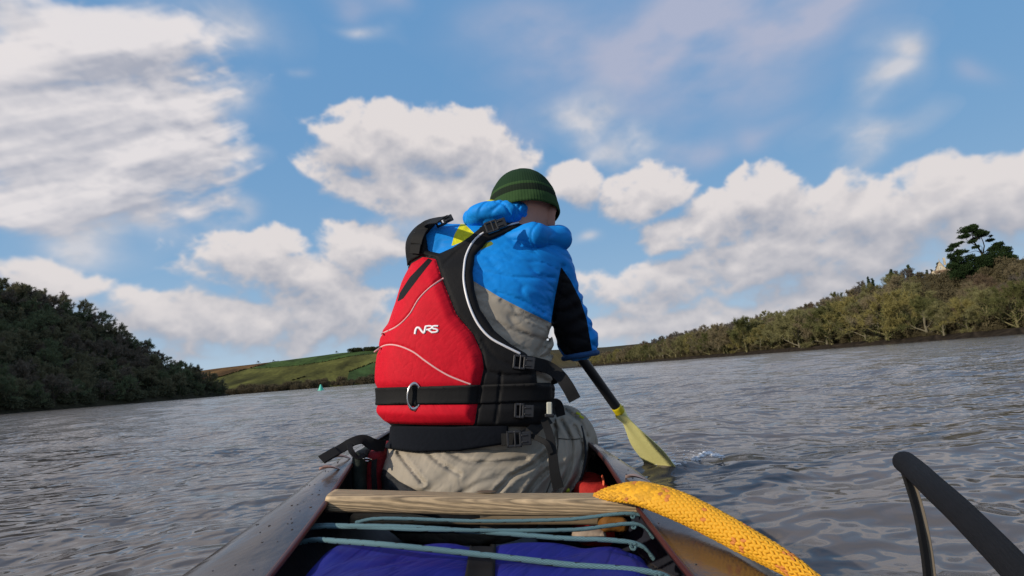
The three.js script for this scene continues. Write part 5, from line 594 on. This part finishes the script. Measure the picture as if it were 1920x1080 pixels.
{
  const K = 0.0245, D = 152, origin = G(1680 + 1130 / 6.75, 400 + 760 / 6.75, D), q = (x, y, rx, ry, dz = 0) => [(x - 1130) * K, (760 - y) * K, dz, rx * K, ry * K, rx * K * 0.8];
  const seat = (p) => { const z = p.z; return V3(p.x, Math.min(p.y, rightLand(z, p.x - bankX(z)) + 0.5), z); }, base = seat(origin), drop = base.y - origin.y;
  const pine = (name, label, padList, limbList, seed, mat, off = 0) => { const o = thing(name, label, 'pine tree'); o.position.copy(origin); o.rotation.z = -ROLL * 0.6; part(o, 'trunk', limbs(limbList, seed), W.dark); part(o, 'crown', pads(padList.map(([x, y, z, a, b, c]) => [x, y, z, a * 1.0, b * 1.05, c * 1.0]), seed, 0.40, 150), mat); return o; };
  pine('tall_pine', 'tall dark umbrella pine with open layered crown on the right skyline', [q(1075, 215, 125, 48), q(1000, 290, 85, 26), q(1120, 190, 70, 34), q(1040, 370, 60, 18, 1), q(975, 355, 40, 13, -1), q(1140, 270, 70, 40, 1), q(1060, 440, 52, 18, 1.2), q(990, 470, 52, 11, -1), q(1000, 560, 80, 50), q(1110, 620, 120, 90, 0.5), q(1160, 330, 60, 18, -1.2)], [[[[1.6, -4 + drop * 0, 0], [0.9, 3, 0], [0.2, 6.5, 0.2], [-0.8, 9.5, 0], [-0.7, 12, 0]], 0.38, 0.10], [[[-0.4, 8.3, 0], [-2, 9.4, 0.2], [-3, 10.6, 0]], 0.14, 0.05], [[[0.3, 6.2, 0], [-1.6, 6.8, 0.5], [-3.3, 6.5, 0]], 0.11, 0.04], [[[-0.7, 9.6, 0], [0.2, 10.6, 0.4], [0.9, 11.2, 0]], 0.10, 0.04]], 71, T.needle);
  pine('leaning_pine', 'dark pine with green tufted top leaning to the right of the tallest pine', [q(1290, 280, 95, 42, -2), q(1240, 240, 60, 26, -2), q(1365, 365, 55, 18, -2), q(1385, 315, 22, 12, -2), q(1430, 430, 75, 28, -1.5), q(1480, 505, 80, 40, -1), q(1400, 470, 100, 38, -2), q(1510, 550, 50, 20, -1), q(1330, 590, 175, 105, -1.5), q(1520, 620, 80, 55, -1), q(1560, 720, 90, 60, -1), q(1440, 590, 110, 45, -1), q(1250, 700, 150, 90, -1)], [[[[1.8, -4, -1], [1.6, 3, -1.5], [2.6, 6, -2], [3.7, 8.2, -2], [3.5, 10.8, -2]], 0.32, 0.08], [[[2.8, 6.2, -2], [4.6, 7, -2], [6.6, 7.4, -1.5]], 0.14, 0.05], [[[1.2, 4.6, -1.5], [2.4, 7.6, -1.5], [2.9, 8.3, -2]], 0.10, 0.04]], 72, T.needle);
  pine('dense_pine', 'dense dark pine at the left of the tallest pine, above the pale house', [q(850, 385, 72, 32), q(785, 430, 52, 26), q(885, 475, 75, 38), q(765, 510, 50, 40, 0.4), q(840, 560, 92, 50), q(740, 625, 66, 40, 0.4), q(850, 690, 150, 85), q(775, 745, 100, 60, 0.6), q(930, 640, 100, 70, -0.5), q(1000, 760, 130, 80)], [[[[-5.4, -4, 0], [-6, 3, 0], [-6.2, 8.2, 0]], 0.34, 0.1]], 73, T.needle);
  // small conifers on the skyline
  const cone = (seed, h, w) => { const list = []; for (let i = 0; i < 7; i++) { const t = i / 6; list.push([0.1 * Math.sin(i * 3 + seed), h * (-0.25 + 1.19 * t), 0.1 * Math.cos(i * 5 + seed), w * (1.05 - 0.85 * t) + 0.12, h * 0.13, w * (1.05 - 0.85 * t) + 0.12]); } return { crown: pads(list, seed, 0.42, 150), trunk: limbs([[[[0, -1, 0], [0, h * 0.5, 0], [0.05, h * 0.95, 0]], 0.16, 0.03]], seed), ivy: null }; };
  for (const [px, py, h, w, m, label] of [[1703, 498, 5.6, 2.0, T.needleLit, 'green cone shaped conifer alone on the right skyline left of the house'], [1737, 507, 4.2, 0.9, T.needle, 'slim dark conifer just left of the pale house'], [1747, 506, 4.0, 0.8, T.needle, 'slim dark conifer close beside the left corner of the pale house'], [1757, 494, 6.2, 1.3, T.needle, 'tall dark conifer behind the gable of the pale house'], [1670, 506, 3.6, 1.4, T.needle, 'small dark conifer on the right skyline, fourth from the house'], [1627, 520, 4.0, 0.9, T.needle, 'pointed dark conifer at the left end of the right skyline row'], [1635, 523, 3.2, 0.8, T.needle, 'small pointed dark conifer beside the one at the left end of the row'], [1721, 513, 2.2, 0.9, T.needle, 'very small dark conifer between the green conifer and the house'], [1510, 571, 4.4, 2.4, T.needle, 'rounded dark evergreen on the low right skyline']]) { const d = px < 1600 ? 235 : 196, top = G(px, py, d), o = tree('conifer', V3(top.x, top.y - h, top.z), cone(80 + px, h, w), [W.dark, m, null], 1, 0, label, 'conifers on the right skyline'); }
}
// the pale house on the hill
{
  const D = 172, c = G(1680 + 580 / 6.75, 400 + 772 / 6.75, D), o = thing('gabled_house', 'pale cream house with steep gables among the trees on the right hill', 'house'); o.position.copy(c); o.rotation.y = -0.62;
  const wallM = std('cream render', [0.62, 0.53, 0.38], 0.85, { map: rep(blotch, 0.4) }), stoneM = std('brown brick', [0.26, 0.17, 0.11], 0.9, { map: rep(blotch, 0.6) }), roofM = std('brown slate', [0.13, 0.085, 0.06], 0.8, { map: rep(blotch, 1) }), winM = std('window glass', [0.05, 0.06, 0.07], 0.1), frameM = std('white window frame', [0.75, 0.72, 0.64], 0.6);
  const gable = (x, z, w, d, h, rise, over = 0.16) => { const s = new THREE.Shape(); s.moveTo(-w / 2, -5); s.lineTo(w / 2, -5); s.lineTo(w / 2, h); s.lineTo(0, h + rise); s.lineTo(-w / 2, h); s.closePath(); const g = new THREE.ExtrudeGeometry(s, { depth: d, bevelEnabled: false }); g.translate(x, 0, z - d); part(o, 'wall', bare(g), wallM);
    const L = Math.hypot(w / 2 + over, rise * (1 + 2 * over / w)), a = Math.atan2(rise, w / 2); const list = [-1, 1].map((k) => { const b = new THREE.BoxGeometry(L, 0.12, d - 0.25); b.translate(-k * L / 2 * -1, 0.07, 0); b.applyMatrix4(new THREE.Matrix4().makeRotationZ(-k * a)); if (k < 0) { const b2 = new THREE.BoxGeometry(L, 0.12, d - 0.25); b2.translate(-L / 2, 0.07, 0); b2.applyMatrix4(new THREE.Matrix4().makeRotationZ(a)); b2.translate(x, h + rise, z - d / 2 - 0.1); return b2; } b.translate(x, h + rise, z - d / 2 - 0.1); return b; }); return part(o, 'roof', join(list), roofM); };
  const win = (x, y, z, w, h) => { const f = part(o, 'window', join([rbox(w + 0.14, 0.09, 0.10, 0.01, new THREE.Matrix4().makeTranslation(x, y + h / 2, z)), rbox(w + 0.14, 0.12, 0.14, 0.01, new THREE.Matrix4().makeTranslation(x, y - h / 2, z)), rbox(0.09, h, 0.10, 0.01, new THREE.Matrix4().makeTranslation(x - w / 2, y, z)), rbox(0.09, h, 0.10, 0.01, new THREE.Matrix4().makeTranslation(x + w / 2, y, z)), rbox(0.07, h, 0.08, 0.01, new THREE.Matrix4().makeTranslation(x, y, z)), rbox(w, 0.06, 0.08, 0.01, new THREE.Matrix4().makeTranslation(x, y + h * 0.15, z))]), frameM); part(f, 'pane', rbox(w, h, 0.03, 0.005, new THREE.Matrix4().makeTranslation(x, y, z - 0.01)), winM); };
  gable(0, 0, 3.0, 5.5, 1.3, 3.0); gable(-1.9, -1.0, 1.1, 3, 1.2, 0.5); const r2 = gable(2.3, -0.7, 1.7, 4.5, 1.1, 2.5); gable(4.1, -0.4, 2.6, 3, 0.1, 0.7);
  part(r2, 'chimney', rbox(0.62, 2.4, 0.62, 0.03, new THREE.Matrix4().makeTranslation(1.5, 4.4, -2.6)), wallM); part(r2, 'finial', new THREE.CylinderGeometry(0.05, 0.12, 1.1, 8).translate(0, 4.7, -0.1), wallM);
  part(o, 'brick_band', rbox(2.9, 1.0, 0.08, 0.02, new THREE.Matrix4().makeTranslation(0, 0.9, 0.045)), stoneM);
  win(-0.6, -0.4, 0.06, 0.75, 1.5); win(0.65, -0.4, 0.06, 0.75, 1.5); win(0, 2.2, 0.06, 0.5, 0.9); win(-1.9, -0.3, -0.95, 0.5, 1.7); win(2.3, 0.5, -0.65, 0.7, 1.1); win(3.6, -0.9, -0.35, 0.6, 0.8); win(4.6, -0.9, -0.35, 0.6, 0.8);
}
// the buoy, and a pale shed on the far shore
{
  const b = G(602, 740, 78), o = thing('buoy', 'teal green cone buoy floating on the river below the far fields', 'buoy'); o.position.set(b.x, 0, b.z); o.rotation.z = 0.03; const m = std('teal plastic', [0.055, 0.45, 0.33], 0.45);
  part(o, 'cone', new THREE.LatheGeometry([[0.0, 0.86], [0.06, 0.85], [0.09, 0.80], [0.36, 0.12], [0.38, 0.06]].reverse().map((p) => new THREE.Vector2(...p)), 28), m); part(o, 'float', new THREE.LatheGeometry([[0, -0.2], [0.40, -0.18], [0.50, -0.05], [0.50, 0.04], [0.44, 0.09], [0.2, 0.10]].map((p) => new THREE.Vector2(...p)), 28), m);
  const s = V3(-392, 0, farZ(0.07)); s.y = farLand(s.x, 0.07); const h = thing('shore_shed', 'pale low shed on the far shore below the fields', 'shed'); h.position.copy(s); h.rotation.y = 0.2; const wm = std('pale painted boards', [0.50, 0.52, 0.46], 0.8); part(h, 'wall', new THREE.BoxGeometry(11, 3.4, 5).translate(0, 1.5, 0), wm); const rs = new THREE.Shape(); rs.moveTo(-3, 3.2); rs.lineTo(3, 3.2); rs.lineTo(0, 4.8); rs.closePath(); const rg = new THREE.ExtrudeGeometry(rs, { depth: 11.6, bevelEnabled: false }); rg.translate(0, 0.02, -5.8); rg.rotateY(Math.PI / 2); part(h, 'roof', bare(rg), std('pale roof sheet', [0.42, 0.45, 0.42], 0.7)); part(h, 'door', rbox(1.6, 2.2, 0.1, 0.02, new THREE.Matrix4().makeTranslation(1, 1.1, 2.55)), std('dark door', [0.06, 0.07, 0.07], 0.7));
}
renderer.render(scene, camera);
